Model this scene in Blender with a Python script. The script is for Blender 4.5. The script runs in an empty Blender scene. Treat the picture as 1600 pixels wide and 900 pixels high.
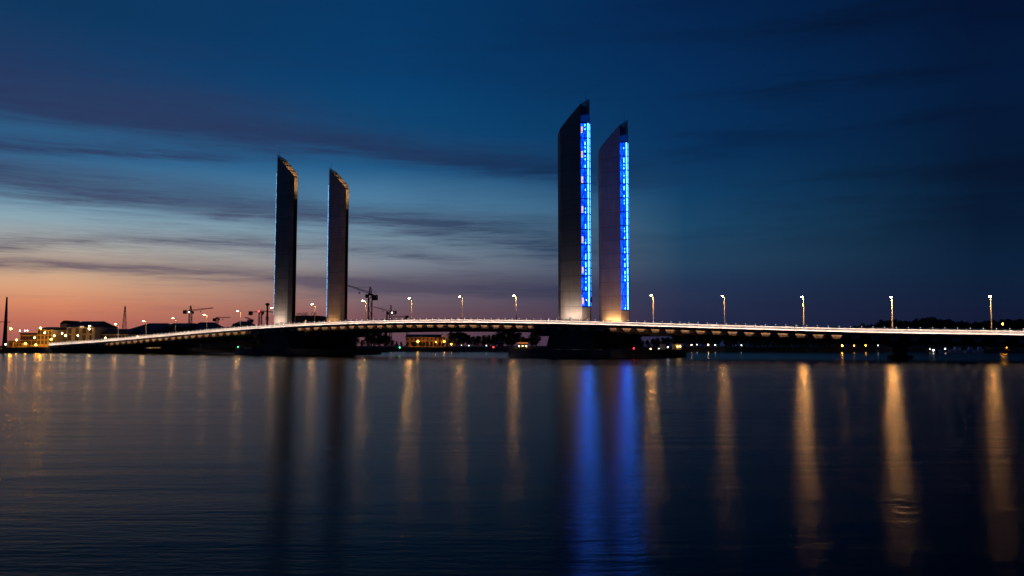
import bpy, bmesh, math, random
from math import radians as RAD, sin, cos, pi, sqrt, atan, asin
from mathutils import Vector, Matrix
random.seed(7)
SC = bpy.context.scene
COL = SC.collection

# ---------------------------------------------------------------- camera
CAM_H = 3.5
FOC = 1280.0                      # focal length in pixels of a 1600 wide frame
PITCH = atan(90.0 / FOC)
cd = bpy.data.cameras.new('camera')
cam = bpy.data.objects.new('camera', cd)
COL.objects.link(cam)
cam.location = (0, 0, CAM_H)
cam.rotation_euler = (pi / 2 + PITCH, 0, 0)
cd.sensor_width = 36
cd.lens = FOC / 1600 * 36
cd.clip_end = 20000
cd.clip_start = 0.1
SC.camera = cam


def ray(x, y):
    u = (x - 800) / FOC
    v = (450 - y) / FOC
    return Vector((u, cos(PITCH) - v * sin(PITCH), sin(PITCH) + v * cos(PITCH)))


def at(x, y, Y):
    """the world point seen at photo pixel (x, y) and standing Y metres out"""
    r = ray(x, y)
    return Vector((0, 0, CAM_H)) + r * (Y / r.y)


# ---------------------------------------------------------------- exposure
SC.view_settings.view_transform = 'Standard'
SC.view_settings.look = 'None'
SC.view_settings.exposure = 0
SC.view_settings.gamma = 1
SC.render.engine = 'CYCLES'
SC.cycles.use_denoising = True
SC.cycles.max_bounces = 6
SC.cycles.sample_clamp_indirect = 3.0


# ---------------------------------------------------------------- node helper
class S:
    """a socket with arithmetic"""
    def __init__(s, nt, o): s.nt, s.o = nt, o

    def _m(s, op, *a, clamp=False):
        n = s.nt.nodes.new('ShaderNodeMath'); n.operation = op; n.use_clamp = clamp
        for i, v in enumerate((s,) + a):
            if isinstance(v, S): s.nt.links.new(v.o, n.inputs[i])
            else: n.inputs[i].default_value = v
        return S(s.nt, n.outputs[0])

    def __add__(s, b): return s._m('ADD', b)
    __radd__ = __add__
    def __sub__(s, b): return s._m('SUBTRACT', b)
    def __mul__(s, b): return s._m('MULTIPLY', b)
    __rmul__ = __mul__
    def __truediv__(s, b): return s._m('DIVIDE', b)
    def f(s, op, *a): return s._m(op, *a)
    def clamp(s): return s._m('ADD', 0.0, clamp=True)

    def step(s, a, b):
        n = s.nt.nodes.new('ShaderNodeMapRange'); n.interpolation_type = 'SMOOTHSTEP'
        s.nt.links.new(s.o, n.inputs[0]); n.inputs[1].default_value = a; n.inputs[2].default_value = b
        return S(s.nt, n.outputs[0])

    def lin(s, a, b, c=0.0, d=1.0):
        n = s.nt.nodes.new('ShaderNodeMapRange'); s.nt.links.new(s.o, n.inputs[0])
        for i, v in enumerate((a, b, c, d)): n.inputs[i + 1].default_value = v
        return S(s.nt, n.outputs[0])


def lin(c):
    """sRGB 0-255 to linear"""
    o = []
    for v in c:
        v /= 255.0
        o.append(v / 12.92 if v <= 0.04045 else ((v + 0.055) / 1.055) ** 2.4)
    return (*o, 1.0)


def mixc(nt, f, a, b):
    n = nt.nodes.new('ShaderNodeMix'); n.data_type = 'RGBA'
    for i, v in ((0, f), (6, a), (7, b)):
        if isinstance(v, S): nt.links.new(v.o, n.inputs[i])
        else: n.inputs[i].default_value = v
    return S(nt, n.outputs[2])


def noise(nt, vec, scale=1.0, detail=3.0, rough=0.5, dist=0.0):
    n = nt.nodes.new('ShaderNodeTexNoise')
    if vec is not None: nt.links.new(vec.o, n.inputs['Vector'])
    n.inputs['Scale'].default_value = scale; n.inputs['Detail'].default_value = detail
    n.inputs['Roughness'].default_value = rough; n.inputs['Distortion'].default_value = dist
    return S(nt, n.outputs['Fac'])


def comb(nt, x, y, z=0.0):
    n = nt.nodes.new('ShaderNodeCombineXYZ')
    for i, v in enumerate((x, y, z)):
        if isinstance(v, S): nt.links.new(v.o, n.inputs[i])
        else: n.inputs[i].default_value = v
    return S(nt, n.outputs[0])


# ---------------------------------------------------------------- dusk sky
world = bpy.data.worlds.new('World')
SC.world = world
world.use_nodes = True
wt = world.node_tree
bg = next(n for n in wt.nodes if n.type == 'BACKGROUND')
tc = wt.nodes.new('ShaderNodeTexCoord')
sep = wt.nodes.new('ShaderNodeSeparateXYZ')
wt.links.new(tc.outputs['Generated'], sep.inputs[0])
dx, dy, dz = (S(wt, sep.outputs[i]) for i in range(3))
el = dz.f('ARCSINE') * (180 / pi)
az = dx.f('ARCTAN2', dy) * (180 / pi)
hl = (dx * dx + dy * dy).f('SQRT').f('MAXIMUM', 1e-4)
SUN_AZ = -38.0                                                     # where the sun went down, seen from the camera
dist = ((dx * sin(RAD(SUN_AZ)) + dy * cos(RAD(SUN_AZ))) / hl).f('MINIMUM', 1.0).f('MAXIMUM', -1.0).f('ARCCOSINE') * (180 / pi)
EL_MAX = 30.0


def column(x, pts):
    n = wt.nodes.new('ShaderNodeValToRGB')
    r = sqrt(FOC ** 2 + (x - 800) ** 2)
    st = []
    for y, c in pts:
        e = math.degrees(atan((540 - y) / r))
        st.append((max(0.0, e / EL_MAX), lin(c)))
    st.sort()
    cr = n.color_ramp
    cr.elements[0].position = st[0][0]; cr.elements[0].color = st[0][1]
    cr.elements[1].position = st[-1][0]; cr.elements[1].color = st[-1][1]
    for p, c in st[1:-1]:
        e = cr.elements.new(p); e.color = c
    wt.links.new((el / EL_MAX).o, n.inputs[0])
    return S(wt, n.outputs[0])


colA = column(100, [(0, (6, 52, 92)), (100, (10, 60, 104)), (190, (40, 92, 134)), (240, (46, 106, 150)), (300, (92, 142, 172)),
                    (345, (142, 168, 180)), (385, (178, 174, 166)), (420, (204, 172, 144)), (450, (216, 158, 122)),
                    (475, (213, 135, 102)), (500, (194, 112, 92)), (540, (156, 88, 88))])
colB = column(600, [(0, (0, 54, 100)), (100, (0, 58, 106)), (200, (4, 70, 116)), (260, (28, 88, 134)), (320, (84, 134, 168)),
                    (370, (118, 146, 164)), (410, (124, 132, 146)), (440, (116, 110, 122)), (470, (112, 94, 106)),
                    (490, (110, 80, 92)), (540, (100, 68, 80))])
colC = column(1080, [(0, (0, 35, 78)), (120, (0, 43, 88)), (230, (0, 48, 92)), (300, (8, 60, 100)), (360, (22, 68, 102)),
                     (410, (30, 64, 94)), (450, (26, 48, 82)), (480, (28, 42, 74)), (540, (26, 36, 66))])
colD = column(1550, [(0, (0, 18, 50)), (120, (0, 24, 58)), (260, (0, 22, 50)), (350, (0, 26, 54)), (420, (2, 30, 58)),
                     (460, (8, 28, 56)), (490, (14, 26, 54)), (540, (14, 24, 48))])
sky = mixc(wt, dist.lin(9, 29), colA, colB)
sky = mixc(wt, dist.lin(29, 50), sky, colC)
sky = mixc(wt, dist.lin(50, 68), sky, colD)
# streaky clouds, laid out in azimuth and elevation
warp = noise(wt, comb(wt, az * 0.055, el * 0.26), 1.0, 4.0, 0.55) - 0.5
fine = noise(wt, comb(wt, az * 0.075, el * 1.25, 3.1), 1.0, 6.0, 0.62)
wisp = noise(wt, comb(wt, az * 0.16, el * 2.6, 5.5), 1.0, 6.0, 0.65, 0.4)
shred = noise(wt, comb(wt, az * 0.35, el * 5.5, 1.7), 1.0, 7.0, 0.7, 0.6)
broad = noise(wt, comb(wt, az * 0.05, el * 0.45, 9.7), 1.0, 4.0, 0.55)


def band(pts, w0, w1, fade, amp, gate=0.35):
    """a cloud band through (azimuth, elevation) points; half width w0 at its left end to w1 at its right end"""
    (a0, e0), (a1, e1), (a2, e2) = pts
    # quadratic through three points
    c2 = ((e2 - e0) / (a2 - a0) - (e1 - e0) / (a1 - a0)) / (a2 - a1)
    c1 = (e1 - e0) / (a1 - a0) - c2 * (a0 + a1)
    c0 = e0 - c1 * a0 - c2 * a0 * a0
    azc = az.f('MAXIMUM', a0 - 25).f('MINIMUM', a2 + 15)
    c = azc * azc * c2 + azc * c1 + c0
    w = az.lin(a0, a2, w0, w1)
    e_ = el + warp * amp + (wisp - 0.5) * (0.6 * amp) - c
    t = e_.f('MAXIMUM', 0.0) / (w * 1.45) + e_.f('MINIMUM', 0.0) / (w * 0.8)
    g = (t * t * -1.0).f('EXPONENT')
    m = az.step(fade[0], fade[1]) * (az.step(fade[2], fade[3]) * -1.0 + 1.0)
    tex = (fine * 0.35 + wisp * 0.35 + shred * 0.3).lin(0.36, 0.62)
    return g * m * (tex * (1.0 - gate) + gate) * 1.1


clouds = [
    band([(-32, 15.0), (-15, 13.8), (2, 12.3)], 1.75, 0.9, (-75, -50, 2, 16), 3.2, 0.75),
    band([(-32, 9.7), (-20, 9.3), (-8, 8.3)], 1.35, 0.8, (-70, -45, -14, -1), 2.4, 0.62),
    band([(-32, 4.85), (-23, 4.72), (-13, 4.3)], 0.46, 0.42, (-60, -40, -14, -6), 0.9, 0.35),
    band([(-14, 3.9), (-4, 3.9), (8, 3.4)], 0.6, 0.8, (-19, -9, 4, 18), 1.0, 0.6),
    band([(-6, 8.2), (0, 7.4), (5, 6.6)], 1.2, 1.0, (-12, -4, 2, 11), 2.4, 0.25),
    band([(-30, 6.3), (-14, 6.6), (-4, 5.9)], 0.5, 0.4, (-60, -30, -8, 0), 1.6, 0.05),
    band([(-32, 11.9), (-26, 12.2), (-18, 12.2)], 0.5, 0.4, (-60, -32, -22, -16), 1.2, 0.1),
]
cover = clouds[0]
for b in clouds[1:]: cover = cover + b
streak = (fine * 0.4 + wisp * 0.35 + shred * 0.25).step(0.47, 0.66) * el.step(0.5, 3.0) * (el.step(8.5, 12.5) * -1.0 + 1.0) * (dist.step(30, 56) * -1.0 + 1.0) * 0.26
cover = (cover + streak).clamp()
high = broad.step(0.44, 0.68) * el.step(5.0, 10.0) * (dist.step(30, 55) * 0.42 + 0.14)
ccol = mixc(wt, el.step(2.0, 13.0), lin((84, 74, 98)), lin((38, 48, 86)))
ccol = mixc(wt, dist.step(14, 46), ccol, lin((12, 42, 80)))
ccol = mixc(wt, (dist.step(40, 60) * -1.0 + 1.0) * el.step(1.0, 5.0) * 0.0 + dist.step(46, 66), ccol, lin((8, 24, 54)))
low = mixc(wt, dist.step(22, 46), lin((86, 76, 96)), lin((44, 52, 82)))
ccol = mixc(wt, el.step(2.8, 7.0) * -1.0 + 1.0, ccol, low)
sky = mixc(wt, cover * 0.82, sky, ccol)
sky = mixc(wt, high, sky, mixc(wt, dist.step(44, 62), mixc(wt, dist.step(12, 40), lin((34, 46, 86)), lin((2, 34, 74))), lin((0, 14, 38))))
# last of the physical twilight on top
st = wt.nodes.new('ShaderNodeTexSky')
st.sky_type = 'NISHITA'
st.sun_disc = False
st.sun_elevation = RAD(-4.0)
st.sun_rotation = RAD(SUN_AZ)
add = wt.nodes.new('ShaderNodeMix'); add.data_type = 'RGBA'; add.blend_type = 'ADD'
add.inputs[0].default_value = 0.05
wt.links.new(sky.o, add.inputs[6]); wt.links.new(st.outputs[0], add.inputs[7])
wt.links.new(add.outputs[2], bg.inputs['Color'])
bg.inputs['Strength'].default_value = 1.0


# ---------------------------------------------------------------- materials
def mat(name, color, rough=0.7, metal=0.0, var=0.25, scale=0.6, emit=None, strength=0.0, bump=0.0):
    m = bpy.data.materials.new(name); m.use_nodes = True
    nt = m.node_tree
    p = next(n for n in nt.nodes if n.type == 'BSDF_PRINCIPLED')
    c = (*color, 1.0)
    if var > 0:
        t = nt.nodes.new('ShaderNodeTexCoord')
        f = noise(nt, S(nt, t.outputs['Object']), scale, 5.0, 0.6)
        a = tuple(v * (1 - var) for v in color) + (1.0,)
        b = tuple(min(1, v * (1 + var)) for v in color) + (1.0,)
        nt.links.new(mixc(nt, f.lin(0.3, 0.7), a, b).o, p.inputs['Base Color'])
        if bump:
            bn = nt.nodes.new('ShaderNodeBump'); bn.inputs['Strength'].default_value = bump
            nt.links.new(f.o, bn.inputs['Height']); nt.links.new(bn.outputs[0], p.inputs['Normal'])
    else:
        p.inputs['Base Color'].default_value = c
    p.inputs['Roughness'].default_value = rough
    p.inputs['Metallic'].default_value = metal
    if emit:
        p.inputs['Emission Color'].default_value = (*emit, 1.0)
        p.inputs['Emission Strength'].default_value = strength
    return m


def lamp_mat(name, color, strength):
    """a light source; an object's own 'glow' property scales it"""
    m = mat(name, (0.8, 0.8, 0.8), 0.4, 0, 0)
    nt = m.node_tree
    p = next(n for n in nt.nodes if n.type == 'BSDF_PRINCIPLED')
    p.inputs['Emission Color'].default_value = (*color, 1.0)
    a = nt.nodes.new('ShaderNodeAttribute'); a.attribute_type = 'OBJECT'; a.attribute_name = 'glow'
    nt.links.new((S(nt, a.outputs['Fac']) * strength).o, p.inputs['Emission Strength'])
    return m


def concrete_mat(name, color, step):
    m = mat(name, color, 0.85, 0, 0)
    nt = m.node_tree
    p = next(n for n in nt.nodes if n.type == 'BSDF_PRINCIPLED')
    g = nt.nodes.new('ShaderNodeNewGeometry'); sp = nt.nodes.new('ShaderNodeSeparateXYZ')
    nt.links.new(g.outputs['Position'], sp.inputs[0])
    z = S(nt, sp.outputs[2])
    fr = ((z - 1.3) / step).f('FRACT')
    seam = (fr - 0.5).f('ABSOLUTE').step(0.478, 0.494)
    lift = noise(nt, comb(nt, 0.0, 0.0, ((z - 1.3) / step).f('FLOOR') * 7.3), 1.0, 0.0)
    pos = S(nt, g.outputs['Position'])
    blot = noise(nt, pos, 0.35, 6.0, 0.65)
    run = nt.nodes.new('ShaderNodeMapping'); run.inputs['Scale'].default_value = (1.4, 1.4, 0.06)
    nt.links.new(pos.o, run.inputs[0])
    drip = noise(nt, S(nt, run.outputs[0]), 1.0, 5.0, 0.6)
    k = (lift.lin(0.2, 0.8, 0.78, 1.15) * blot.lin(0.25, 0.75, 0.8, 1.15) * drip.lin(0.3, 0.8, 1.08, 0.8)) * (seam * -0.5 + 1.0)
    n = nt.nodes.new('ShaderNodeMix'); n.data_type = 'RGBA'; n.blend_type = 'MULTIPLY'; n.inputs[0].default_value = 1.0
    n.inputs[6].default_value = (*color, 1)
    nt.links.new(comb(nt, k, k, k).o, n.inputs[7])
    nt.links.new(n.outputs[2], p.inputs['Base Color'])
    return m


M = {}
M['tower'] = concrete_mat('tower_concrete', (0.52, 0.43, 0.385), 4.72)
M['concrete'] = mat('weathered_concrete', (0.22, 0.21, 0.20), 0.9, 0, 0.3, 0.4)
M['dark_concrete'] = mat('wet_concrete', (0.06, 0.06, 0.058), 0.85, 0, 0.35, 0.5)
M['pale_concrete'] = mat('pale_concrete', (0.34, 0.32, 0.32), 0.85, 0, 0.2, 0.5)
M['steel_dark'] = mat('dark_painted_steel', (0.035, 0.037, 0.042), 0.5, 0.3, 0.2, 1.0)
M['rib'] = mat('rib_steel', (0.42, 0.38, 0.34), 0.6, 0.0, 0.2, 1.0)
M['asphalt'] = mat('asphalt', (0.05, 0.05, 0.052), 0.9, 0, 0.25, 0.8)
M['white_steel'] = mat('white_painted_steel', (0.78, 0.76, 0.73), 0.45, 0, 0.08, 2.0)
M['pole'] = mat('cream_pole_paint', (0.72, 0.69, 0.60), 0.4, 0, 0.08, 2.0)
M['grey_metal'] = mat('grey_metal', (0.2, 0.2, 0.21), 0.5, 0.5, 0.15, 2.0)
M['lens'] = lamp_mat('sodium_lamp', (1.0, 0.47, 0.12), 1900.0)
M['orange_lamp'] = lamp_mat('orange_quay_lamp', (1.0, 0.38, 0.02), 260.0)
M['white_lamp'] = lamp_mat('cool_white_lamp', (0.95, 0.95, 0.85), 22.0)
M['warm_lamp'] = lamp_mat('warm_small_lamp', (1.0, 0.60, 0.24), 40.0)
M['red_lamp'] = lamp_mat('red_marker_lamp', (1.0, 0.02, 0.04), 30.0)
M['green_lamp'] = lamp_mat('green_marker_lamp', (0.06, 1.0, 0.35), 20.0)
M['led'] = mat('railing_led', (0.8, 0.8, 0.8), 0.4, 0, 0, emit=(1.0, 0.74, 0.60), strength=32.0)
M['led_dot'] = mat('post_led', (0.8, 0.8, 0.8), 0.4, 0, 0, emit=(1.0, 0.80, 0.62), strength=3.0)
M['under_led'] = mat('under_deck_light', (0.8, 0.8, 0.8), 0.4, 0, 0, emit=(1.0, 0.48, 0.22), strength=8.0)
M['tube'] = mat('white_blue_tube', (0.8, 0.8, 0.8), 0.4, 0, 0, emit=(0.038, 0.25, 1.0), strength=20.0)
M['tube_low'] = mat('dimmed_blue_tube', (0.8, 0.8, 0.8), 0.4, 0, 0, emit=(0.20, 0.58, 1.0), strength=1.5)  # dimmed copy of the tube, weakens the left towers' reflection
M['stair_light'] = mat('lit_stair_window', (0.8, 0.8, 0.8), 0.4, 0, 0, emit=(1.0, 0.72, 0.46), strength=0.9)
M['attic_lamp'] = mat('attic_lamp', (0.8, 0.8, 0.8), 0.4, 0, 0, emit=(1.0, 0.60, 0.22), strength=130.0)
M['dark_glass'] = mat('dark_glass', (0.012, 0.018, 0.022), 0.12, 0.0, 0.0)
M['tip_glass'] = mat('unlit_tower_glass', (0.03, 0.07, 0.10), 0.2, 0.0, 0.0)
next(n for n in M['tip_glass'].node_tree.nodes if n.type == 'BSDF_PRINCIPLED').inputs['Alpha'].default_value = 0.5
M['dim_glass'] = mat('blue_spill_glazing', (0.02, 0.05, 0.10), 0.2, 0, 0, emit=(0.0, 0.06, 0.55), strength=0.22)  # emission paints the faint blue spill above the lit panes
M['sign_white'] = mat('white_sign_paint', (0.55, 0.5, 0.5), 0.6, 0, 0.08, 2)
M['sign_red'] = mat('dark_red_sign_paint', (0.24, 0.012, 0.018), 0.6, 0, 0.1, 2)
M['plaster'] = mat('pale_plaster', (0.46, 0.38, 0.30), 0.9, 0, 0.18, 0.3)
M['ochre'] = mat('ochre_stone', (0.48, 0.36, 0.20), 0.9, 0, 0.2, 0.4)
M['pink'] = mat('pink_render', (0.46, 0.33, 0.31), 0.9, 0, 0.15, 0.4)
M['slate'] = mat('slate_roof', (0.035, 0.035, 0.04), 0.8, 0, 0.3, 0.5)
M['shed'] = mat('dark_shed_cladding', (0.04, 0.04, 0.042), 0.85, 0, 0.3, 0.4)
M['pane'] = mat('window_pane', (0.015, 0.015, 0.018), 0.25, 0, 0)
M['frame'] = mat('window_frame', (0.10, 0.08, 0.07), 0.7, 0, 0)
M['lit_pane'] = mat('lit_window', (0.8, 0.8, 0.8), 0.4, 0, 0, emit=(1.0, 0.66, 0.30), strength=0.55)
M['shop_pane'] = mat('lit_deckhouse_window', (0.8, 0.8, 0.8), 0.4, 0, 0, emit=(1.0, 0.45, 0.2), strength=0.22)
M['crane'] = mat('crane_paint', (0.10, 0.075, 0.06), 0.6, 0.2, 0.2, 1)
M['bark'] = mat('bark', (0.05, 0.04, 0.032), 0.95, 0, 0.3, 2)
M['leaf'] = mat('foliage', (0.045, 0.06, 0.025), 0.9, 0, 0.45, 0.7)
M['grass'] = mat('bank_ground', (0.06, 0.055, 0.04), 0.95, 0, 0.4, 0.08)
M['hull'] = mat('white_boat_paint', (0.62, 0.62, 0.64), 0.4, 0, 0.08, 1)
M['ship'] = mat('black_ship_paint', (0.02, 0.02, 0.022), 0.5, 0, 0.2, 1)


def blue_glass(name, peak):
    m = bpy.data.materials.new(name); m.use_nodes = True
    nt = m.node_tree
    p = next(n for n in nt.nodes if n.type == 'BSDF_PRINCIPLED')
    p.inputs['Base Color'].default_value = (0.02, 0.05, 0.12, 1); p.inputs['Roughness'].default_value = 0.2
    g = nt.nodes.new('ShaderNodeNewGeometry')
    mp = nt.nodes.new('ShaderNodeMapping'); mp.inputs['Scale'].default_value = (1.3, 1.3, 0.7)
    nt.links.new(g.outputs['Position'], mp.inputs[0])
    f = noise(nt, S(nt, mp.outputs[0]), 1.0, 4.0, 0.7)
    c = mixc(nt, f.lin(0.34, 0.74), (0.0, 0.02, 0.35, 1), peak)
    nt.links.new(c.o, p.inputs['Emission Color'])
    p.inputs['Emission Strength'].default_value = 1.0
    return m


M['blue'] = blue_glass('blue_lit_glazing', (0.0, 0.36, 9.0, 1))
M['blue_low'] = blue_glass('dimmer_blue_glazing', (0.0, 0.16, 1.3, 1))  # dimmed copy of the blue glazing for the left towers
for k in ('led', 'under_led', 'tube_low', 'led_dot', 'stair_light', 'lit_pane', 'shop_pane'): M[k].cycles.emission_sampling = 'NONE'


# ---------------------------------------------------------------- mesh builder
class MB:
    def __init__(s): s.v, s.f, s.m = [], [], []

    def add(s, vs, fs, mi=0):
        b = len(s.v); s.v += [tuple(v) for v in vs]
        for f in fs: s.f.append(tuple(b + i for i in f)); s.m.append(mi)
        return s

    def box(s, a, b, mi=0):
        x0, y0, z0 = a; x1, y1, z1 = b
        return s.hexa([(x0, y0, z0), (x1, y0, z0), (x1, y1, z0), (x0, y1, z0), (x0, y0, z1), (x1, y0, z1), (x1, y1, z1), (x0, y1, z1)], mi)

    def hexa(s, p, mi=0):
        return s.add(p, [(0, 3, 2, 1), (4, 5, 6, 7), (0, 1, 5, 4), (1, 2, 6, 5), (2, 3, 7, 6), (3, 0, 4, 7)], mi)

    def tube(s, p, q, r0, r1=None, n=8, mi=0):
        p, q = Vector(p), Vector(q); r1 = r0 if r1 is None else r1
        d = (q - p).normalized()
        u = d.cross(Vector((0, 0, 1)) if abs(d.z) < 0.9 else Vector((1, 0, 0))).normalized(); w = d.cross(u)
        vs = []
        for c, r in ((p, r0), (q, r1)):
            for i in range(n):
                t = 2 * pi * i / n + pi / n
                vs.append(c + u * r * cos(t) + w * r * sin(t))
        fs = [(i, (i + 1) % n, n + (i + 1) % n, n + i) for i in range(n)] + [tuple(range(n - 1, -1, -1)), tuple(range(n, 2 * n))]
        return s.add(vs, fs, mi)

    def bar(s, p, q, w, mi=0): return s.tube(p, q, w * 0.7, n=4, mi=mi)

    def ball(s, c, r, mi=0, nu=10, nv=6, sq=(1, 1, 1)):
        c = Vector(c); vs = [c + Vector((0, 0, r * sq[2]))]
        for j in range(1, nv):
            t = pi * j / nv
            for i in range(nu):
                a = 2 * pi * i / nu
                vs.append(c + Vector((r * sq[0] * sin(t) * cos(a), r * sq[1] * sin(t) * sin(a), r * sq[2] * cos(t))))
        vs.append(c - Vector((0, 0, r * sq[2])))
        fs = [(0, 1 + i, 1 + (i + 1) % nu) for i in range(nu)]
        for j in range(nv - 2):
            for i in range(nu):
                a = 1 + j * nu
                fs.append((a + i, a + nu + i, a + nu + (i + 1) % nu, a + (i + 1) % nu))
        k = len(vs) - 1; a = 1 + (nv - 2) * nu
        fs += [(a + i, k, a + (i + 1) % nu) for i in range(nu)]
        return s.add(vs, fs, mi)

    def prism(s, poly, z0, z1, mi=0):
        n = len(poly)
        zt = z1 if callable(z1) else (lambda x, y: z1)
        vs = [(x, y, z0) for x, y in poly] + [(x, y, zt(x, y)) for x, y in poly]
        return s.add(vs, [tuple(range(n - 1, -1, -1)), tuple(range(n, 2 * n))] + [(i, (i + 1) % n, n + (i + 1) % n, n + i) for i in range(n)], mi)

    def loft(s, rings, mi=0, closed=True):
        n = len(rings[0]); vs = [p for r in rings for p in r]; fs = []
        for k in range(len(rings) - 1):
            for i in range(n if closed else n - 1):
                fs.append((k * n + i, k * n + (i + 1) % n, (k + 1) * n + (i + 1) % n, (k + 1) * n + i))
        if closed: fs += [tuple(range(n - 1, -1, -1)), tuple(range((len(rings) - 1) * n, len(rings) * n))]
        return s.add(vs, fs, mi)

    def build(s, name, mats, parent=None, smooth=False, fix=True, world=True):
        """link as ONE mesh; with world=True the coordinates are world ones and are moved into the parent's frame"""
        me = bpy.data.meshes.new(name)
        vs = s.v
        if parent is not None and world:
            inv = parent.matrix_basis.inverted(); vs = [inv @ Vector(v) for v in vs]
        me.from_pydata([tuple(v) for v in vs], [], s.f)
        mats = mats if isinstance(mats, (list, tuple)) else [mats]
        for m in mats: me.materials.append(m)
        me.polygons.foreach_set('material_index', s.m)
        if fix:
            bm = bmesh.new(); bm.from_mesh(me)
            bmesh.ops.recalc_face_normals(bm, faces=bm.faces)
            bm.to_mesh(me); bm.free()
        if smooth: me.polygons.foreach_set('use_smooth', [True] * len(me.polygons))
        o = bpy.data.objects.new(name, me); COL.objects.link(o)
        if parent is not None: o.parent = parent
        return o


def tag(o, label=None, cat=None, group=None, kind=None):
    if label: o['label'] = label
    if cat: o['category'] = cat
    if group: o['group'] = group
    if kind: o['kind'] = kind
    return o


def thing(name, loc, label, cat, group=None, rz=0.0):
    o = bpy.data.objects.new(name, None); COL.objects.link(o)
    o.location = loc; o.rotation_euler = (0, 0, rz); o.empty_display_size = 0.5
    o.matrix_basis = Matrix.Translation(Vector(loc)) @ Matrix.Rotation(rz, 4, 'Z')
    return tag(o, label, cat, group)


def kids(o): return list(o.children)


def dup(o, loc, rz, label, scale=None, group=None):
    c = o.copy(); COL.objects.link(c); c.location = loc; c.rotation_euler = (0, 0, rz)
    if scale: c.scale = scale
    if label: c['label'] = label
    if group: c['group'] = group
    for ch in kids(o):
        d = ch.copy(); COL.objects.link(d); d.parent = c
        for g in kids(ch):
            e = g.copy(); COL.objects.link(e); e.parent = d
    return c


def glow(o, v):
    o['glow'] = float(v)
    return o


# ---------------------------------------------------------------- bridge frame: s along the bridge (towards the far bank), q across it (away from the camera)
AX = Vector((-0.84647303, 0.5324316, 0)); AQ = Vector((0.5324316, 0.84647303, 0)); ORG = Vector((31.6696, 262.4054, 0))
BR = math.atan2(-AX.y, -AX.x)
PZ = (9.78190308, 3.57152296, -1.47060751, -1.05987174, 0.30863392)


def zd(s):
    """height of the deck edge"""
    def p(t): return sum(c * (t / 100.0) ** i for i, c in enumerate(PZ))
    if s < -105: return max(3.4, p(-105) + (s + 105) * 0.033)
    if s > 275: return max(3.55, p(275) - (s - 275) * 0.036)
    return p(s)


def W(s, q, z=0.0): return ORG + AX * s + AQ * q + Vector((0, 0, z))


def srange(a, b, step=4.0):
    n = max(1, int(round((b - a) / step)))
    return [a + (b - a) * i / n for i in range(n + 1)]


def sweep(mb, prof, ss, mi=0, lift=None):
    lift = lift or (lambda s: 0.0)
    mb.loft([[W(s, q, zd(s) + lift(s) + h) for q, h in prof] for s in ss], mi)
    return mb


def rect(q0, q1, h0, h1): return [(q0, h0), (q1, h0), (q1, h1), (q0, h1)]


# ---------------------------------------------------------------- water, banks, hill
def water_mat():
    m = bpy.data.materials.new('river_water'); m.use_nodes = True
    nt = m.node_tree
    for n in [n for n in nt.nodes if n.type == 'BSDF_PRINCIPLED']: nt.nodes.remove(n)
    out = next(n for n in nt.nodes if n.type == 'OUTPUT_MATERIAL')
    dif = nt.nodes.new('ShaderNodeBsdfDiffuse'); dif.inputs['Color'].default_value = (0.005, 0.007, 0.010, 1)
    glo = nt.nodes.new('ShaderNodeBsdfAnisotropic'); glo.distribution = 'BECKMANN'
    fre = nt.nodes.new('ShaderNodeFresnel'); fre.inputs['IOR'].default_value = 1.19
    glo.inputs['Color'].default_value = (0.47, 0.47, 0.47, 1)
    mx = nt.nodes.new('ShaderNodeMixShader')
    for i, o in ((0, fre), (1, dif), (2, glo)): nt.links.new(o.outputs[0], mx.inputs[i])
    nt.links.new(mx.outputs[0], out.inputs['Surface'])
    g = nt.nodes.new('ShaderNodeNewGeometry')
    pos = S(nt, g.outputs['Position'])

    def wv(sx, sy, sc, det, ang=0.0):
        mp = nt.nodes.new('ShaderNodeMapping'); mp.inputs['Scale'].default_value = (sx, sy, 1.0); mp.inputs['Rotation'].default_value = (0, 0, ang)
        nt.links.new(pos.o, mp.inputs[0])
        return noise(nt, S(nt, mp.outputs[0]), sc, det, 0.6, 0.3)
    small = wv(0.40, 1.0, 4.5, 4.0, 0.06)
    mid = wv(0.14, 1.0, 0.42, 4.0, -0.04)
    slow = wv(0.25, 1.0, 0.035, 4.0, 0.08)
    h = small * 0.05 + mid * 0.26
    b = nt.nodes.new('ShaderNodeBump'); b.inputs['Strength'].default_value = 0.26; b.inputs['Distance'].default_value = 1.0
    nt.links.new(h.o, b.inputs['Height']); nt.links.new(b.outputs[0], glo.inputs['Normal'])
    nt.links.new(slow.lin(0.35, 0.65, 0.175, 0.25).o, glo.inputs['Roughness'])
    return m


M['water'] = water_mat()
wmb = MB().add([(-1500, -80, 0), (400, -80, 0), (400, 900, 0), (-1500, 900, 0)], [(0, 1, 2, 3)])
tag(wmb.build('river_water', M['water'], fix=False), 'calm wide river at dusk', 'water', kind='structure')

BANK = [(-2600, 330), (-700, 372), (-330, 392), (-221, 400), (-120, 455), (-60, 492), (60, 500), (180, 474), (262, 424), (282, 330),
        (232, 190), (176, 100), (150, -100)]
BZ = 2.6
b = MB()
top = BANK + [(5000, -100), (7000, 7000), (-7000, 7000), (-7000, 330)]
b.add([(x, y, BZ) for x, y in top], [tuple(range(len(top)))])
n = len(BANK)
b.add([(x, y, BZ) for x, y in BANK] + [(x, y - 3.0, -1.0) for x, y in BANK], [(i, i + 1, n + i + 1, n + i) for i in range(n - 1)], 0)
tag(b.build('river_bank', M['grass'], fix=False), 'dark flat land of the opposite bank', 'ground', kind='structure')

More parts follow.
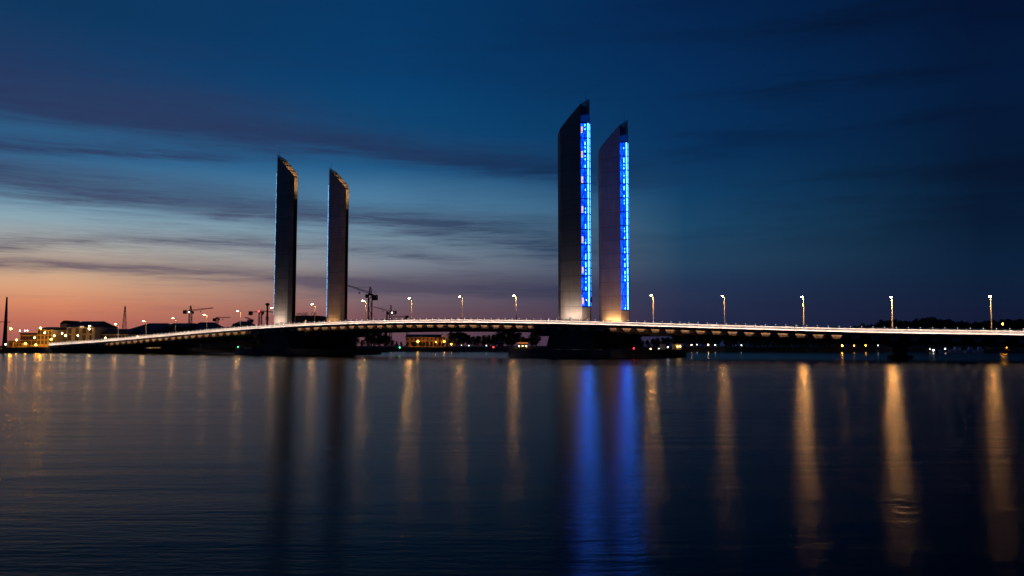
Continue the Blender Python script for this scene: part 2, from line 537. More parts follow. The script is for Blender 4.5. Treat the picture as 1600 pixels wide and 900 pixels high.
hm = MB()
NX, NY = 40, 10
hv = []
for j in range(NY + 1):
    for i in range(NX + 1):
        x = 150 + 420 * i / NX; y = 500 + 160 * j / NY
        hh = 7.5 * max(0, sin(pi * min(1, max(0, (x - 165) / 260))) ** 0.7) * sin(pi * j / NY) ** 0.6
        if x > 330: hh = max(hh, 4.5 * sin(pi * j / NY) ** 0.6)
        hv.append((x, y, BZ - 0.3 + hh + 0.6 * sin(x * 0.11) * sin(pi * j / NY)))
hf = [(j * (NX + 1) + i, j * (NX + 1) + i + 1, (j + 1) * (NX + 1) + i + 1, (j + 1) * (NX + 1) + i) for j in range(NY) for i in range(NX)]
hm.add(hv, hf)
tag(hm.build('hill', M['grass'], smooth=True), 'low dark wooded rise behind the right approach', 'hill', kind='structure')

# ---------------------------------------------------------------- the bridge deck: two approaches and the lifting span
SPANS = [('approach_span', -212.0, 11.45, 'right approach deck of the bridge running from the tall blue-lit towers out of frame'),
         ('lift_span', 11.5, 127.7, 'middle lifting deck of the bridge between the two pairs of towers'),
         ('approach_span', 127.75, 292.0, 'left approach deck of the bridge sloping down to the far bank')]
RIB0 = None


def deck(name, s0, s1, label):
    sm = 0.5 * (s0 + s1)
    r = thing(name, W(sm, 0, 0), label, 'bridge deck', None, BR)
    ss = srange(s0, s1)
    sweep(MB(), [(-20.25, -0.8), (-20.05, -0.8), (-19.9, -0.55), (19.9, -0.55), (20.05, -0.8), (20.25, -0.8), (20.25, 0.0), (-20.25, 0.0)], ss).build('deck_slab', M['steel_dark'], r)
    sweep(MB(), [(-6.0, -2.7), (6.0, -2.7), (9.0, -0.56), (-9.0, -0.56)], ss).build('box_girder', M['steel_dark'], r)
    sweep(MB(), rect(-10.8, 10.8, 0.004, 0.25), ss).build('roadway', M['asphalt'], r)
    k = MB()
    for q in (-11.0, 0.0, 11.0): sweep(k, rect(q - 0.2 if q else -0.6, q + 0.2 if q else 0.6, 0.0, 0.38), ss)
    k.build('kerb', M['concrete'], r)
    line = MB()
    for q in (-10.3, -0.95, 0.95, 10.3): sweep(line, rect(q - 0.08, q + 0.08, 0.252, 0.258), ss)
    for q in (-5.4, 5.4):
        t = s0 + 2
        while t + 3 < s1:
            sweep(line, rect(q - 0.07, q + 0.07, 0.252, 0.258), [t, t + 3]); t += 9
    line.build('road_line', M['white_steel'], r)
    a, b_ = (-74, -9) if s1 < 12 else (18, 121) if s1 < 130 else (149, 245)
    for sgn in (-1, 1):
        sweep(MB(), rect(sgn * 19.45 - 0.06, sgn * 19.45 + 0.06, -0.68, -0.56), srange(a, b_)).build('light_strip', M['under_led'], r)
    s = s0 + 2.2
    while s < s1:
        m = MB()
        z = zd(s)
        m.loft([[W(s - b_, q, z + lo), W(s + b_, q, z + lo), W(s + 1.4, q, z - .56), W(s - 1.4, q, z - .56)]
                for q, lo, b_ in ((-19.2, -1.75, .8), (-7.6, -2.5, .5), (7.6, -2.5, .5), (19.2, -1.75, .8))])
        m.build('rib', M['rib'], r)
        s += 4.45
    return r


for a in SPANS: deck(*a)

# ---------------------------------------------------------------- railings and road barriers
def railing(q, s0, s1, label, sgn):
    sm = 0.5 * (s0 + s1)
    r = thing('bridge_railing', W(sm, q, zd(sm)), label, 'railing', 'white pedestrian railings along the bridge edges', BR)
    ss = srange(s0 + 0.1, s1 - 0.1, 2.62)
    o = sgn * 0.02
    m = MB()
    for h in (0.17, 0.32, 0.47, 0.62, 0.77, 0.92):
        sweep(m, rect(q - 0.025, q + 0.025, h - 0.06, h + 0.06), ss)
    m.build('infill', M['white_steel'], r)
    sweep(MB(), rect(q - 0.06, q + 0.06, 1.33, 1.43), ss).build('handrail', M['white_steel'], r)
    sweep(MB(), rect(q - 0.135, q - 0.075, 0.02, 0.07), ss).build('light_strip', M['led'], r)  # strip added at kerb height to wash the infill bright
    sweep(MB(), rect(q - 0.21, q - 0.16, 0.004, 0.13), ss).build('strip_hiding_lip', M['white_steel'], r)  # lip added to keep the kerb strip out of direct view
    sweep(MB(), [(q - 0.20, 1.06), (q - 0.17, 1.06), (q - 0.17, 1.13), (q + 0.03, 1.13), (q + 0.03, 1.16), (q - 0.20, 1.16)], ss).build('middle_rail', M['white_steel'], r)
    sweep(MB(), rect(q - 0.13, q - 0.07, 1.085, 1.125), ss).build('light_strip', M['led'], r)
    p = MB()
    p.box((-.05, -.02, 0), (.05, .05, 1.33)).box((-.06, -.06, 1.431), (.06, .06, 1.52), 1)
    p0 = None
    for i, s in enumerate(ss):
        loc = W(s, q, zd(s))
        lx = r.matrix_basis.inverted() @ loc
        if p0 is None:
            p0 = p.build('post', [M['white_steel'], M['led_dot']], r, world=False); o_ = p0
        else:
            o_ = p0.copy(); COL.objects.link(o_); o_.parent = r
        o_.location = lx
    return r


railing(-20.0, -212, 11.5, 'white lit railing on the near edge of the right approach deck', -1)
railing(-20.0, 11.5, 127.7, 'white lit railing on the near edge of the lifting deck', -1)
railing(-20.0, 127.7, 292, 'white lit railing on the near edge of the left approach deck', -1)
railing(20.0, -212, 11.5, 'white lit railing on the far edge of the right approach deck', -1)
railing(20.0, 11.5, 127.7, 'white lit railing on the far edge of the lifting deck', -1)
railing(20.0, 127.7, 292, 'white lit railing on the far edge of the left approach deck', -1)


def barrier(q, s0, s1, label):
    sm = 0.5 * (s0 + s1)
    r = thing('road_barrier', W(sm, q, zd(sm)), label, 'barrier', 'pale steel crash barriers beside the roadway', BR)
    ss = srange(s0 + 0.1, s1 - 0.1, 4.0)
    m = MB()
    for h in (0.7, 1.05): sweep(m, rect(q - 0.07, q + 0.07, h - 0.11, h + 0.11), ss)
    m.build('rail', M['white_steel'], r)
    p = MB().box((-.06, -.05, 0.0), (.06, .05, 1.2)); p0 = None
    for s in ss:
        lx = r.matrix_basis.inverted() @ W(s, q + 0.15, zd(s) + 0.382)
        if p0 is None: p0 = p.build('post', M['white_steel'], r, world=False); o_ = p0
        else: o_ = p0.copy(); COL.objects.link(o_); o_.parent = r
        o_.location = lx
    return r


for q, nm in ((-11.0, 'near'), (11.0, 'far')):
    barrier(q, -212, 11.5, 'pale crash barrier on the %s side of the road, right approach' % nm)
    barrier(q, 11.5, 127.7, 'pale crash barrier on the %s side of the road, lifting deck' % nm)
    barrier(q, 127.7, 292, 'pale crash barrier on the %s side of the road, left approach' % nm)

# ---------------------------------------------------------------- piers and protective islands
def ring(c_s, c_q, rs, rq, z, n=64): return [W(c_s + rs * cos(2 * pi * i / n), c_q + rq * sin(2 * pi * i / n), z) for i in range(n)]


for cs, nm in ((5.1, 'tall right towers'), (134.4, 'left towers')):
    r = thing('tower_pier', W(cs, 0, 0), 'massive dark concrete pier under the %s' % nm, 'bridge pier', 'river piers carrying the towers', BR)
    base = [(-9, -22), (9, -22), (9, 22), (-9, 22)]
    zt = zd(cs) - 0.85
    m = MB()
    m.hexa([W(cs - 9, -19, -1), W(cs + 9, -19, -1), W(cs + 9, 19, -1), W(cs - 9, 19, -1), W(cs - 6.4, -18.6, zt), W(cs + 6.4, -18.6, zt), W(cs + 6.4, 18.6, zt), W(cs - 6.4, 18.6, zt)])
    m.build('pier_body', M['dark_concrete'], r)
    m = MB()
    for q in (-12.5, 12.5):
        m.hexa([W(cs - 15, q - 4, zt - 2.6), W(cs + 15, q - 4, zt - 2.6), W(cs + 15, q + 4, zt - 2.6), W(cs - 15, q + 4, zt - 2.6), W(cs - 15, q - 4, zt - .7), W(cs + 15, q - 4, zt - .7), W(cs + 15, q + 4, zt - .7), W(cs - 15, q + 4, zt - .7)])
    m.build('pier_cap', M['dark_concrete'], r)
    i = thing('protective_island', W(cs, 0, 0), 'round dark concrete island in the water around the pier of the %s' % nm, 'pier island', 'round islands that shield the tower piers', BR)
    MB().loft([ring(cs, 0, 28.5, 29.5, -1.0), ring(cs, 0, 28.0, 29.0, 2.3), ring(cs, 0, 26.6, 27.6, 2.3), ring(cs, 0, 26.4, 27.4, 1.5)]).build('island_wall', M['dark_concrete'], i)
    rk = MB(); rnd = random.Random(3)
    for k in range(260):
        t = rnd.uniform(0, 2 * pi); rr = rnd.uniform(16, 25.4); c = W(cs + rr * cos(t), rr * sin(t), rnd.uniform(1.5, 1.8)); R = rnd.uniform(0.5, 1.3)
        rk.ball(c, R, nu=5, nv=4, sq=(rnd.uniform(.7, 1.2), rnd.uniform(.7, 1.2), rnd.uniform(.5, .9)))
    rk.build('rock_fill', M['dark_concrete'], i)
for s, nm in ((-84.0, 'right'), (224.0, 'left')):
    r = thing('approach_pier', W(s, 0, 0), 'dark wall-like pier in the water under the %s approach' % nm, 'bridge pier', None, BR)
    zt = zd(s) - 2.6
    m = MB()
    m.loft([[W(s + 1.7 * cos(a) + 0.0, 6.0 * sin(a) * abs(sin(a)) ** 0.2, z) for a in [2 * pi * i / 24 for i in range(24)]] for z in (-1.0, zt - 0.8)])
    m.build('pier_body', M['dark_concrete'], r)
    MB().hexa([W(s - 1.9, -7, zt - .8), W(s + 1.9, -7, zt - .8), W(s + 1.9, 7, zt - .8), W(s - 1.9, 7, zt - .8), W(s - 1.9, -7.8, zt - .02), W(s + 1.9, -7.8, zt - .02), W(s + 1.9, 7.8, zt - .02), W(s - 1.9, 7.8, zt - .02)]).build('pier_cap', M['dark_concrete'], r)
    MB().loft([ring(s, 0, 3.2, 9.0, -1.0, 24), ring(s, 0, 2.9, 8.6, 0.9, 24)]).build('footing', M['dark_concrete'], r)

# ---------------------------------------------------------------- towers
LU = 10.7


def ztop(u):
    x = min(1, max(0, u / LU)); return 70.0 + 10.0 * (x + 0.20 * x * (1 - x))


def hv_out(u):
    if u < 1.4: return 0.95 + 0.95 * u / 1.4
    return 1.9


def tower(side, qc, label, stairs):
    s_in = 10.7 if side > 0 else 128.8                       # the face towards the lifting span
    def P(u, v, z): return W(s_in - side * u, qc + v, z)
    def blk(m, u0, u1, v0, v1, z0, z1, z2=None, z3=None):
        """a box in tower axes; z2, z3 = top heights at u0 and u1"""
        z2 = z1 if z2 is None else z2; z3 = z1 if z3 is None else z3
        return m.hexa([P(u0, v0, z0), P(u1, v0, z0), P(u1, v1, z0), P(u0, v1, z0), P(u0, v0, z2), P(u1, v0, z3), P(u1, v1, z3), P(u0, v1, z2)])
    zb = zd(s_in) + 0.003
    r = thing('bridge_tower', P(5, 0, zb), label, 'bridge tower', 'four slanted-top lift towers of the bridge', BR)
    UC = 8.7                                                 # where the concrete ends and the glazed nose begins
    m = MB()
    us = [0, 0.7, 1.4, 2.6, 4.0, 5.3, 6.6, 7.7, UC]
    for g in (-1, 1):
        rings = []
        for u in us:
            o = hv_out(u) * g; i_ = (hv_out(u) - (0.12 + .18 * min(1, u / 1.4))) * g
            rings.append([P(u, o, zb), P(u, i_, zb), P(u, i_, ztop(u)), P(u, o, ztop(u))])
        m.loft(rings)
    m.build('shaft', M['tower'], r)
    # dark sheets standing in for shade in the lifting slot, attic floor, wall behind the nose
    m = MB()
    blk(m, 2.4, 2.7, -1.58, 1.58, zb, 60.9)
    for g in (-1, 1):
        m.hexa([P(.02, g * .70, zb), P(2.38, g * 1.4, zb), P(2.38, g * 1.55, zb), P(.02, g * .815, zb), P(.02, g * .70, 61.2), P(2.38, g * 1.4, 61.2), P(2.38, g * 1.55, 61.2), P(.02, g * .815, 61.2)])
    m.build('slot_shade_lining', M['shed'], r)
    m = MB()
    blk(m, 2.4, 8.3, -1.58, 1.58, 61.0, 61.5)
    blk(m, 8.32, UC, -1.58, 1.58, zb, 70, ztop(8.1), ztop(8.5))
    m.build('inner_wall', M['tower'], r)
    m = MB()
    for u in (0.05, 2.6, 5.0, 7.4):
        hw = hv_out(u) - .34
        blk(m, u, u + .22, -hw, hw, ztop(u) - .40, 0, ztop(u) - .08, ztop(u) - .08)
    m.build('attic_beam', M['steel_dark'], r)
    MB().tube(P(3.2, -0.5, 64.2), P(3.2, 0.5, 64.2), 1.5, n=20).build('sheave_wheel', M['steel_dark'], r)
    for u, z in ((6.4, 73.0), (3.8, 70.5), (1.6, 66.5)):
        MB().ball(P(u, -1.2 if u > 2 else -.95, z), 0.18, nu=8, nv=5).build('attic_lamp', M['attic_lamp'], r)
    # nose: concrete foot, lit glazing, dark glass tip
    z0, z1 = 15.35, 72.4
    TV = .22
    pl = [(UC + .004, -1.88), (LU, -TV), (LU, TV), (UC + .004, 1.88)]
    MB().loft([[P(u, v, z) for u, v in pl] for z in (zb, z0)]).build('nose_foot', M['tower'], r)
    def nv(u, d=0.0):
        """outer half width of the nose at u, pulled in by d"""
        return 1.88 - d + (TV - 1.88) * (u - UC) / (LU - UC)
    nfl = 12; hgt = (z1 - z0) / nfl
    for g in (-1, 1):
        def q4(za, zc=None):
            zc = za if zc is None else zc
            return [P(UC + .01, g * nv(UC, .05), za), P(LU - .06, g * nv(LU - .06, .05), zc), P(LU - .10, g * nv(LU - .10, .13), zc), P(UC + .01, g * nv(UC, .15), za)]
        MB().loft([q4(z0 + .004), q4(z1)]).build('lit_glazing', M['blue' if side > 0 else 'blue_low'], r)
        MB().loft([q4(z1 + .004), q4(z1 + 2.2, z1 + 2.8)]).build('upper_glazing', M['dim_glass'], r)
        MB().loft([q4(z1 + 2.21, z1 + 2.81), q4(ztop(UC), ztop(LU))]).build('glass_tip', M['tip_glass'], r)
        m = MB()
        def fr(ua, ub, za, zc):
            m.hexa([P(ua, g * nv(ua, -.05), za), P(ub, g * nv(ub, -.05), za), P(ub, g * nv(ub, .045), za), P(ua, g * nv(ua, .045), za), P(ua, g * nv(ua, -.05), zc), P(ub, g * nv(ub, -.05), zc), P(ub, g * nv(ub, .045), zc), P(ua, g * nv(ua, .045), zc)])
        for k in range(nfl + 1):
            z = z0 + hgt * k
            fr(UC + .02, LU - .1, z - .21, z + .21)
            if k < nfl:
                fr(UC + .1, LU - .5, z + hgt / 2 - .05, z + hgt / 2 + .05)
                ua, ub = (UC + .15, LU - .75) if k % 2 else (LU - .75, UC + .15)
                m.tube(P(ua, g * nv(ua, -.02), z + .3), P(ub, g * nv(ub, -.02), z + hgt - .5), .15, n=5)
                for e in range(4):
                    zz = z + hgt * (e + .5) / 4 + .12; uu = UC + .2 + (.55 if (e + k) % 2 else 0)
                    m.tube(P(uu, g * nv(uu, -.02), zz), P(uu + .5, g * nv(uu + .5, -.02), zz + .45), .09, n=4)
                fr(UC + .74, UC + .86, z + .22, z + hgt - .22)
        fr(LU - .78, LU - .66, z0, z1)
        m.build('glazing_frame', M['steel_dark'], r)
        rnd = random.Random(11 + g + int(s_in) + int(qc))
        for k in range(nfl):
            for h in (0, 1):
                za = z0 + hgt * k + .24 + h * (hgt / 2 - .05)
                ut = LU - .22
                MB().tube(P(ut, g * nv(ut, -.12), za), P(ut, g * nv(ut, -.12), za + hgt / 2 - .32), .12, n=6).build('light_tube', M['tube' if side > 0 else 'tube_low'], r)
                if rnd.random() < 0.62 and g < 0:
                    l = rnd.uniform(.7, 1.9); ut = LU - .98
                    MB().tube(P(ut, g * nv(ut, -.04), za), P(ut, g * nv(ut, -.04), za + l), .08, n=5).build('light_tube', M['tube' if side > 0 else 'tube_low'], r)
    MB().tube(P(LU - .02, 0, zb), P(LU - .02, 0, ztop(LU) + .1), .17, .10, n=6).build('nose_edge', M['steel_dark'], r)
    if stairs:
        for y in (197, 237, 278, 326, 374.5, 423, 472):
            z = 3.5 + (540 - y) * 247.5 / FOC - 0.6
            w = MB()
            w.hexa([P(UC + .08, -nv(UC + .08, -.07), z), P(UC + .5, -nv(UC + .5, -.07), z), P(UC + .5, -nv(UC + .5, -.052), z), P(UC + .08, -nv(UC + .08, -.052), z),
                    P(UC + .08, -nv(UC + .08, -.07), z + 2), P(UC + .5, -nv(UC + .5, -.07), z + 2), P(UC + .5, -nv(UC + .5, -.052), z + 2), P(UC + .08, -nv(UC + .08, -.052), z + 2)])
            w.build('stair_window', M['stair_light'], r)
        bx = MB()
        blk(bx, LU + .16, LU + .4, -.5, .5, 16.6, 18.3)
        bx.build('signal_box', M['sign_red'], r)
        glow(MB().ball(P(9.9, -nv(9.9, -.22), 17.4), .16).build('signal_lamp', M['white_lamp'], r), 0.12)
    # inspection door and thin lightning rod
    blk(MB(), 4.2, 5.2, -1.93, -1.902, zb, zb + 2.1).build('door', M['grey_metal'], r)
    MB().tube(P(9.6, 0, ztop(9.6) - .6), P(9.6, 0, 83.0), .05, .03, n=5).build('lightning_rod', M['steel_dark'], r)
    return r


tower(1, -14.4, 'tallest tower, nearest of the right pair, dark face with blue-lit nose and yellow stair windows', True)
tower(1, 14.4, 'second right tower, brownish face with blue-lit nose and orange glow at its foot', False)
tower(-1, -14.4, 'left tower nearest the camera, dark with thin blue edge and pale lit foot', False)
tower(-1, 14.4, 'left tower farther back, thin blue edge, orange-lit foot, beside the large crane', False)


def flood(s, q, color, energy, label, side):
    z = zd(s)
    r = thing('floodlight', W(s, q, z + .004), label, 'floodlight', 'floodlights at the feet of the towers', BR)
    MB().tube(W(s, q, z + .004), W(s, q, z + .45), .06).build('stand', M['grey_metal'], r)
    MB().hexa([W(s - 3.1, q - .15, z + .45), W(s + 3.1, q - .15, z + .45), W(s + 3.1, q + .15, z + .45), W(s - 3.1, q + .15, z + .45), W(s - 3.1, q - .22, z + .75), W(s + 3.1, q - .22, z + .75), W(s + 3.1, q + .08, z + .8), W(s - 3.1, q + .08, z + .8)]).build('housing', M['grey_metal'], r)
    ld = bpy.data.lights.new('flood_lamp', 'AREA'); ld.energy = energy; ld.color = color; ld.shape = 'RECTANGLE'; ld.size = 6.0; ld.size_y = .3; ld.spread = RAD(150)
    lo = bpy.data.objects.new('flood_lamp', ld); COL.objects.link(lo)
    lo.parent = r
    inv = r.matrix_basis.inverted()
    lo.location = inv @ W(s, q + .12, z + .95)
    d = inv.to_3x3() @ (AQ * 0.30 + Vector((0, 0, 1)))
    lo.rotation_euler = d.to_track_quat('-Z', 'Y').to_euler()


WARMW, ORANGE = (1.0, 0.82, 0.66), (1.0, 0.56, 0.20)
flood(4.5, -19.0, WARMW, 520, 'floodlight on the deck before the tallest tower', 1)
flood(4.5, 11.4, ORANGE, 560, 'floodlight lighting the foot of the second right tower', 1)
flood(134.5, -19.0, WARMW, 450, 'floodlight on the deck before the nearer left tower', 1)
flood(134.5, 11.4, ORANGE, 420, 'floodlight lighting the foot of the farther left tower', 1)

# ---------------------------------------------------------------- street lamps on the bridge
LG = 'street lamps along the middle of the bridge'


def make_lamp():
    r = thing('street_lamp', (0, 0, 0), '', 'street lamp', LG)
    MB().tube((0, 0, 0), (0, 0, .5), .22, .22, 10).tube((0, 0, .5), (0, 0, 9.3), .17, .10, 10).build('pole', M['pole'], r, smooth=False, world=False)
    MB().tube((0, 0, 9.2), (0, -1.35, 9.45), .07, .05, 6).build('arm', M['pole'], r, world=False)
    h = MB().hexa([(-.22, -2.0, 9.42), (.22, -2.0, 9.42), (.22, -1.1, 9.42), (-.22, -1.1, 9.42), (-.12, -1.9, 9.58), (.12, -1.9, 9.58), (.12, -1.15, 9.62), (-.12, -1.15, 9.62)]).build('lamp_head', M['grey_metal'], r, world=False)
    glow(MB().ball((0, -1.6, 9.39), .34, nu=8, nv=6, sq=(.9, 1.2, .36)).build('lens', M['lens'], h, world=False), 1.0)
    return r


LAMPS = [(-105.2, .42, 'street lamp nearest the right edge of the photo, above the boats'),
         (-82.4, 1.05, 'street lamp second from the right edge, with the strongest glare'),
         (-59.6, .85, 'street lamp third from the right edge, bright above a long gold reflection'),
         (-37.0, .28, 'street lamp fourth from the right edge, dimmer than its right neighbour'),
         (-14.5, .5, 'street lamp next to the right tower pair, on its right side'),
         (8.0, .4, 'street lamp hidden between the two tall right towers'),
         (35.7, .26, 'street lamp on the lifting deck, next to the tallest tower'),
         (58.5, .24, 'street lamp on the lifting deck, second left of the tallest tower'),
         (81.7, .5, 'street lamp on the lifting deck, third left of the tallest tower'),
         (104.5, .26, 'street lamp beside the mast of the large crane'),
         (132.0, .2, 'street lamp between the two left towers'),
         (155.5, .17, 'street lamp at the left edge of the nearer left tower'),
         (177.0, .17, 'street lamp on the left approach above the house with the hipped roof'),
         (199.5, .17, 'street lamp on the left approach just right of the crane with the white light'),
         (221.8, .17, 'street lamp on the left approach over the wide dark roof'),
         (244.3, .17, 'street lamp on the left approach right of the lattice mast'),
         (266.8, .17, 'street lamp on the left approach left of the lattice mast'),
         (289.0, .17, 'street lamp at the foot of the left approach by the big tan building')]
lamp0 = make_lamp()
for k, (s, g, lb) in enumerate(LAMPS):
    loc = W(s, 0, zd(s) + .381)
    if k == 0:
        o = lamp0; o.location = loc; o.rotation_euler = (0, 0, BR); o['label'] = lb
    else:
        o = dup(lamp0, loc, BR, lb)
    for ch in o.children:
        for gch in ch.children: glow(gch, g)
# the low lit column between the left towers and the mid-height lantern
cz = zd(137) + .381
r = thing('light_column', W(137.2, 0, cz), 'short pale lit column on the deck between the left towers', 'light column')
MB().tube(W(137.2, 0, cz), W(137.2, 0, cz + 3.2), .3, .3, 10).build('column', mat('lit_column', (.7, .65, .55), .5, 0, .05, 2, emit=(1, .66, .36), strength=.45), r)
MB().tube(W(137.2, 0, cz + 3.2), W(137.2, 0, cz + 3.5), .34, .2, 10).build('cap', M['grey_metal'], r)

# ---------------------------------------------------------------- signs and marker lights on the islands
def sign_board(x, y0, y1, w, Y, label, red):
    c = at(x, y1, Y); top = at(x, y0, Y)
    r = thing('navigation_sign', (c.x, Y, 1.4), label, 'sign')
    zt, zb = top.z, c.z; h = w * Y / FOC / 2
    MB().tube((c.x, Y + .15, 1.4), (c.x, Y + .15, zt + 1.3), .09, n=6).build('post', M['grey_metal'], r)
    MB().box((c.x - h, Y - .04, zb), (c.x + h, Y + .05, zt)).build('board', M['sign_white'], r)
    if red:
        e = .24
        MB().box((c.x - h + e, Y - .07, zb + e), (c.x + h - e, Y - .045, zt - e)).build('face', M['sign_red'], r)
    return r


sign_board(782.5, 534, 544, 9, 249, 'square navigation board, dark red with white border, on the right island', True)
sign_board(1035.5, 538, 546, 9, 252, 'plain pale navigation board on the right end of the right island', False)
sign_board(619.5, 537.5, 544, 5.5, 300, 'plain pale navigation board on the right end of the left island', False)
sign_board(316, 534, 542, 4, 398, 'small pale triangular-looking board in the dark under the left approach', False)


def marker(name, x, y, Y, zb, m, g, label, cat='marker light', rad=.22, group=None):
    rad *= .8
    c = at(x, y, Y)
    r = thing(name, (c.x, Y, zb), label, cat, group)
    MB().tube((c.x, Y + .05, zb), (c.x, Y + .05, c.z - rad * .6), .07, .05, 6).build('pole', M['grey_metal'], r)
    glow(MB().ball((c.x, Y, c.z), rad, nu=8, nv=5).build('lens', M[m], r), g)
    return r


marker('marker_light', 771, 542.5, 252, 1.5, 'red_lamp', .5, 'red marker light left of the red and white board')
marker('marker_light', 990.2, 544.2, 240, 1.5, 'red_lamp', .4, 'red marker light at the right foot of the right pier')
marker('marker_light', 624.5, 543, 302, 1.5, 'green_lamp', .6, 'green marker light beside the pale board of the left island')
marker('marker_light', 372, 542, 330, 1.0, 'green_lamp', .5, 'green marker light under the left approach')
marker('marker_light', 1043.5, 542.2, 253, 1.5, 'white_lamp', 1.0, 'bright white light beside the pale board on the right island')
marker('marker_light', 1029.5, 545, 251, 1.5, 'white_lamp', .3, 'small white light at the left of the pale board on the right island')
marker('marker_light', 1016.5, 545.3, 250, 1.5, 'warm_lamp', .35, 'small yellow light on the right island, left of the pale board')
# little lit cabin at the right end of the right island
c = at(1058, 546.5, 254)
r = thing('island_cabin', (c.x, 254, 1.5), 'small tan hut lit by two lamps at the right tip of the right island', 'hut')
MB().box((c.x - 1.3, 253.2, 1.5), (c.x + 1.2, 255.2, 4.0)).build('wall', M['ochre'], r)
MB().box((c.x - 1.5, 253.0, 4.004), (c.x + 1.4, 255.4, 4.2)).build('roof', M['slate'], r)
for k in (-.1, .75): glow(MB().ball((c.x + k, 252.85, 3.25), .15, nu=8, nv=5).build('lamp', M['warm_lamp'], r), .5)
MB().box((c.x - 1.0, 253.17, 1.5), (c.x - .4, 253.19, 3.4)).build('door', M['frame'], r)

# ---------------------------------------------------------------- buildings of the far bank
def window_set(r, x0, x1, z0, z1, Y, rows, cols, ww, wh, lit=(), skip=()):
    for j in range(rows):
        for i in range(cols):
            if (j, i) in skip: continue
            cx = x0 + (x1 - x0) * (i + .5) / cols; cz_ = z0 + (z1 - z0) * (j + .5) / rows
            w = MB().box((cx - ww / 2 - .12, Y - .10, cz_ - wh / 2 - .12), (cx + ww / 2 + .12, Y - .004, cz_ + wh / 2 + .12)).build('window', M['frame'], r)
            MB().box((cx - ww / 2, Y - .13, cz_ - wh / 2), (cx + ww / 2, Y - .102, cz_ + wh / 2)).build('pane', M['lit_pane'] if (j, i) in lit else M['pane'], w)


def house(name, label, cat, x0, x1, y_eave, y_ridge, Y, dep, wall, roof='gable', rows=0, cols=0, ww=1.2, wh=1.8, lit=(), hip=0.0, group=None, chim=0, wz=(0.15, .95)):
    a = at(x0, y_eave, Y); b_ = at(x1, y_eave, Y); X0, X1, ze = a.x, b_.x, a.z; zr = at(x0, y_ridge, Y + dep / 2).z
    r = thing(name, ((X0 + X1) / 2, Y + dep / 2, BZ), label, cat, group)
    MB().box((X0, Y, BZ - .2), (X1, Y + dep, ze)).build('wall', wall, r)
    m = MB()
    e = .35
    if roof == 'flat':
        m.box((X0 - .2, Y - .2, ze + .003), (X1 + .2, Y + dep + .2, zr))
    else:
        h = hip * (X1 - X0); ym = Y + dep / 2
        v = [(X0 - e, Y - e, ze + .003), (X1 + e, Y - e, ze + .003), (X1 + e, Y + dep + e, ze + .003), (X0 - e, Y + dep + e, ze + .003), (X0 - e + h, ym, zr), (X1 + e - h, ym, zr)]
        m.add(v, [(0, 3, 2, 1), (0, 1, 5, 4), (2, 3, 4, 5), (1, 2, 5), (3, 0, 4)])
    rf = m.build('roof', M['slate'], r)
    for k in range(chim):
        cx = X0 + (X1 - X0) * (.25 + .5 * k / max(1, chim - 1 or 1))
        MB().box((cx - .5, Y + dep / 2 - .4, zr - .6), (cx + .5, Y + dep / 2 + .4, zr + 1.4)).build('chimney', M['dark_concrete'], rf)
    if rows: window_set(r, X0, X1, BZ + (ze - BZ) * wz[0], BZ + (ze - BZ) * wz[1], Y, rows, cols, ww, wh, lit)
    return r


house('stone_building', 'low ochre building lit orange at far left, flat roof, two window rows', 'building', 32, 58, 523, 520.5, 430, 14, M['ochre'], 'flat', 2, 6, 1.0, 1.7)
house('stone_building', 'taller ochre building with bright orange lit front beside the low flat one', 'building', 58.5, 81.5, 515, 511, 428, 14, M['ochre'], 'gable', 3, 4, 1.0, 1.7, chim=2, hip=.15)
house('gate_house', 'small yellow-lit gatehouse wall by the dark shed at far left', 'gatehouse', 21, 34.5, 536, 535.2, 424, 6, M['ochre'], 'flat', 1, 3, .8, 1.2)
house('gate_house', 'tiny ochre kiosk with a flat roof at the far left quay', 'kiosk', 12.5, 21.5, 533.5, 532.6, 423, 6, M['ochre'], 'flat', 1, 1, .9, 1.4)
house('terrace_house', 'dark roofed terrace house between the ochre building and the big tan block', 'house', 82, 103, 520, 512.5, 445, 14, M['plaster'], 'gable', 2, 5, 1.0, 1.6, chim=2)
r = house('tan_building', 'big tan four storey building with hipped dark roof left of the bridge ramp', 'building', 104, 148.5, 511, 502, 440, 26, M['plaster'], 'gable', 2, 4, 1.5, 2.5, hip=.13, wz=(.30, .98))
c0, c1 = at(95, 511, 450), at(111, 511, 450)
r2 = thing('grey_building', ((c0.x + c1.x) / 2, 455, BZ), 'pale grey gabled block at the left end of the big tan building', 'building')
gx0, gx1, gz = at(94, 505, 452).x, at(103.7, 505, 452).x, at(94, 506, 452).z
MB().box((gx0, 452, BZ), (gx1, 466, gz)).build('wall', M['pale_concrete'], r2)
MB().hexa([(gx0 - .2, 451.8, gz), (gx1 + .2, 451.8, gz), (gx1 + .2, 466.2, gz), (gx0 - .2, 466.2, gz), (gx0 + 1.6, 451.8, gz + 1.7), (gx1 - .2, 451.8, gz + 1.9), (gx1 - .2, 466.2, gz + 1.9), (gx0 + 1.6, 466.2, gz + 1.7)]).build('roof', M['slate'], r2)
MB().box((gx0 + 1.0, 451.86, BZ + 4), (gx0 + 2.4, 451.99, BZ + 6.5)).build('window', M['frame'], r2)
lw = at(128, 509, 441)
MB().box((lw.x - .2, 439.4, lw.z - 1.0), (lw.x + 1.9, 439.6, lw.z - .2)).build('window', M['lit_pane'], r)
house('long_building', 'long low tan building with arched dark windows right of the big tan one', 'building', 150, 201, 522, 514, 446, 16, M['plaster'], 'gable', 1, 9, 1.5, 2.3, chim=1, wz=(.5, .95))
house('long_building', 'long low tan wing with plain front behind the lattice mast', 'building', 201.5, 237, 522.5, 515, 452, 16, M['plaster'], 'gable', 0, 0)
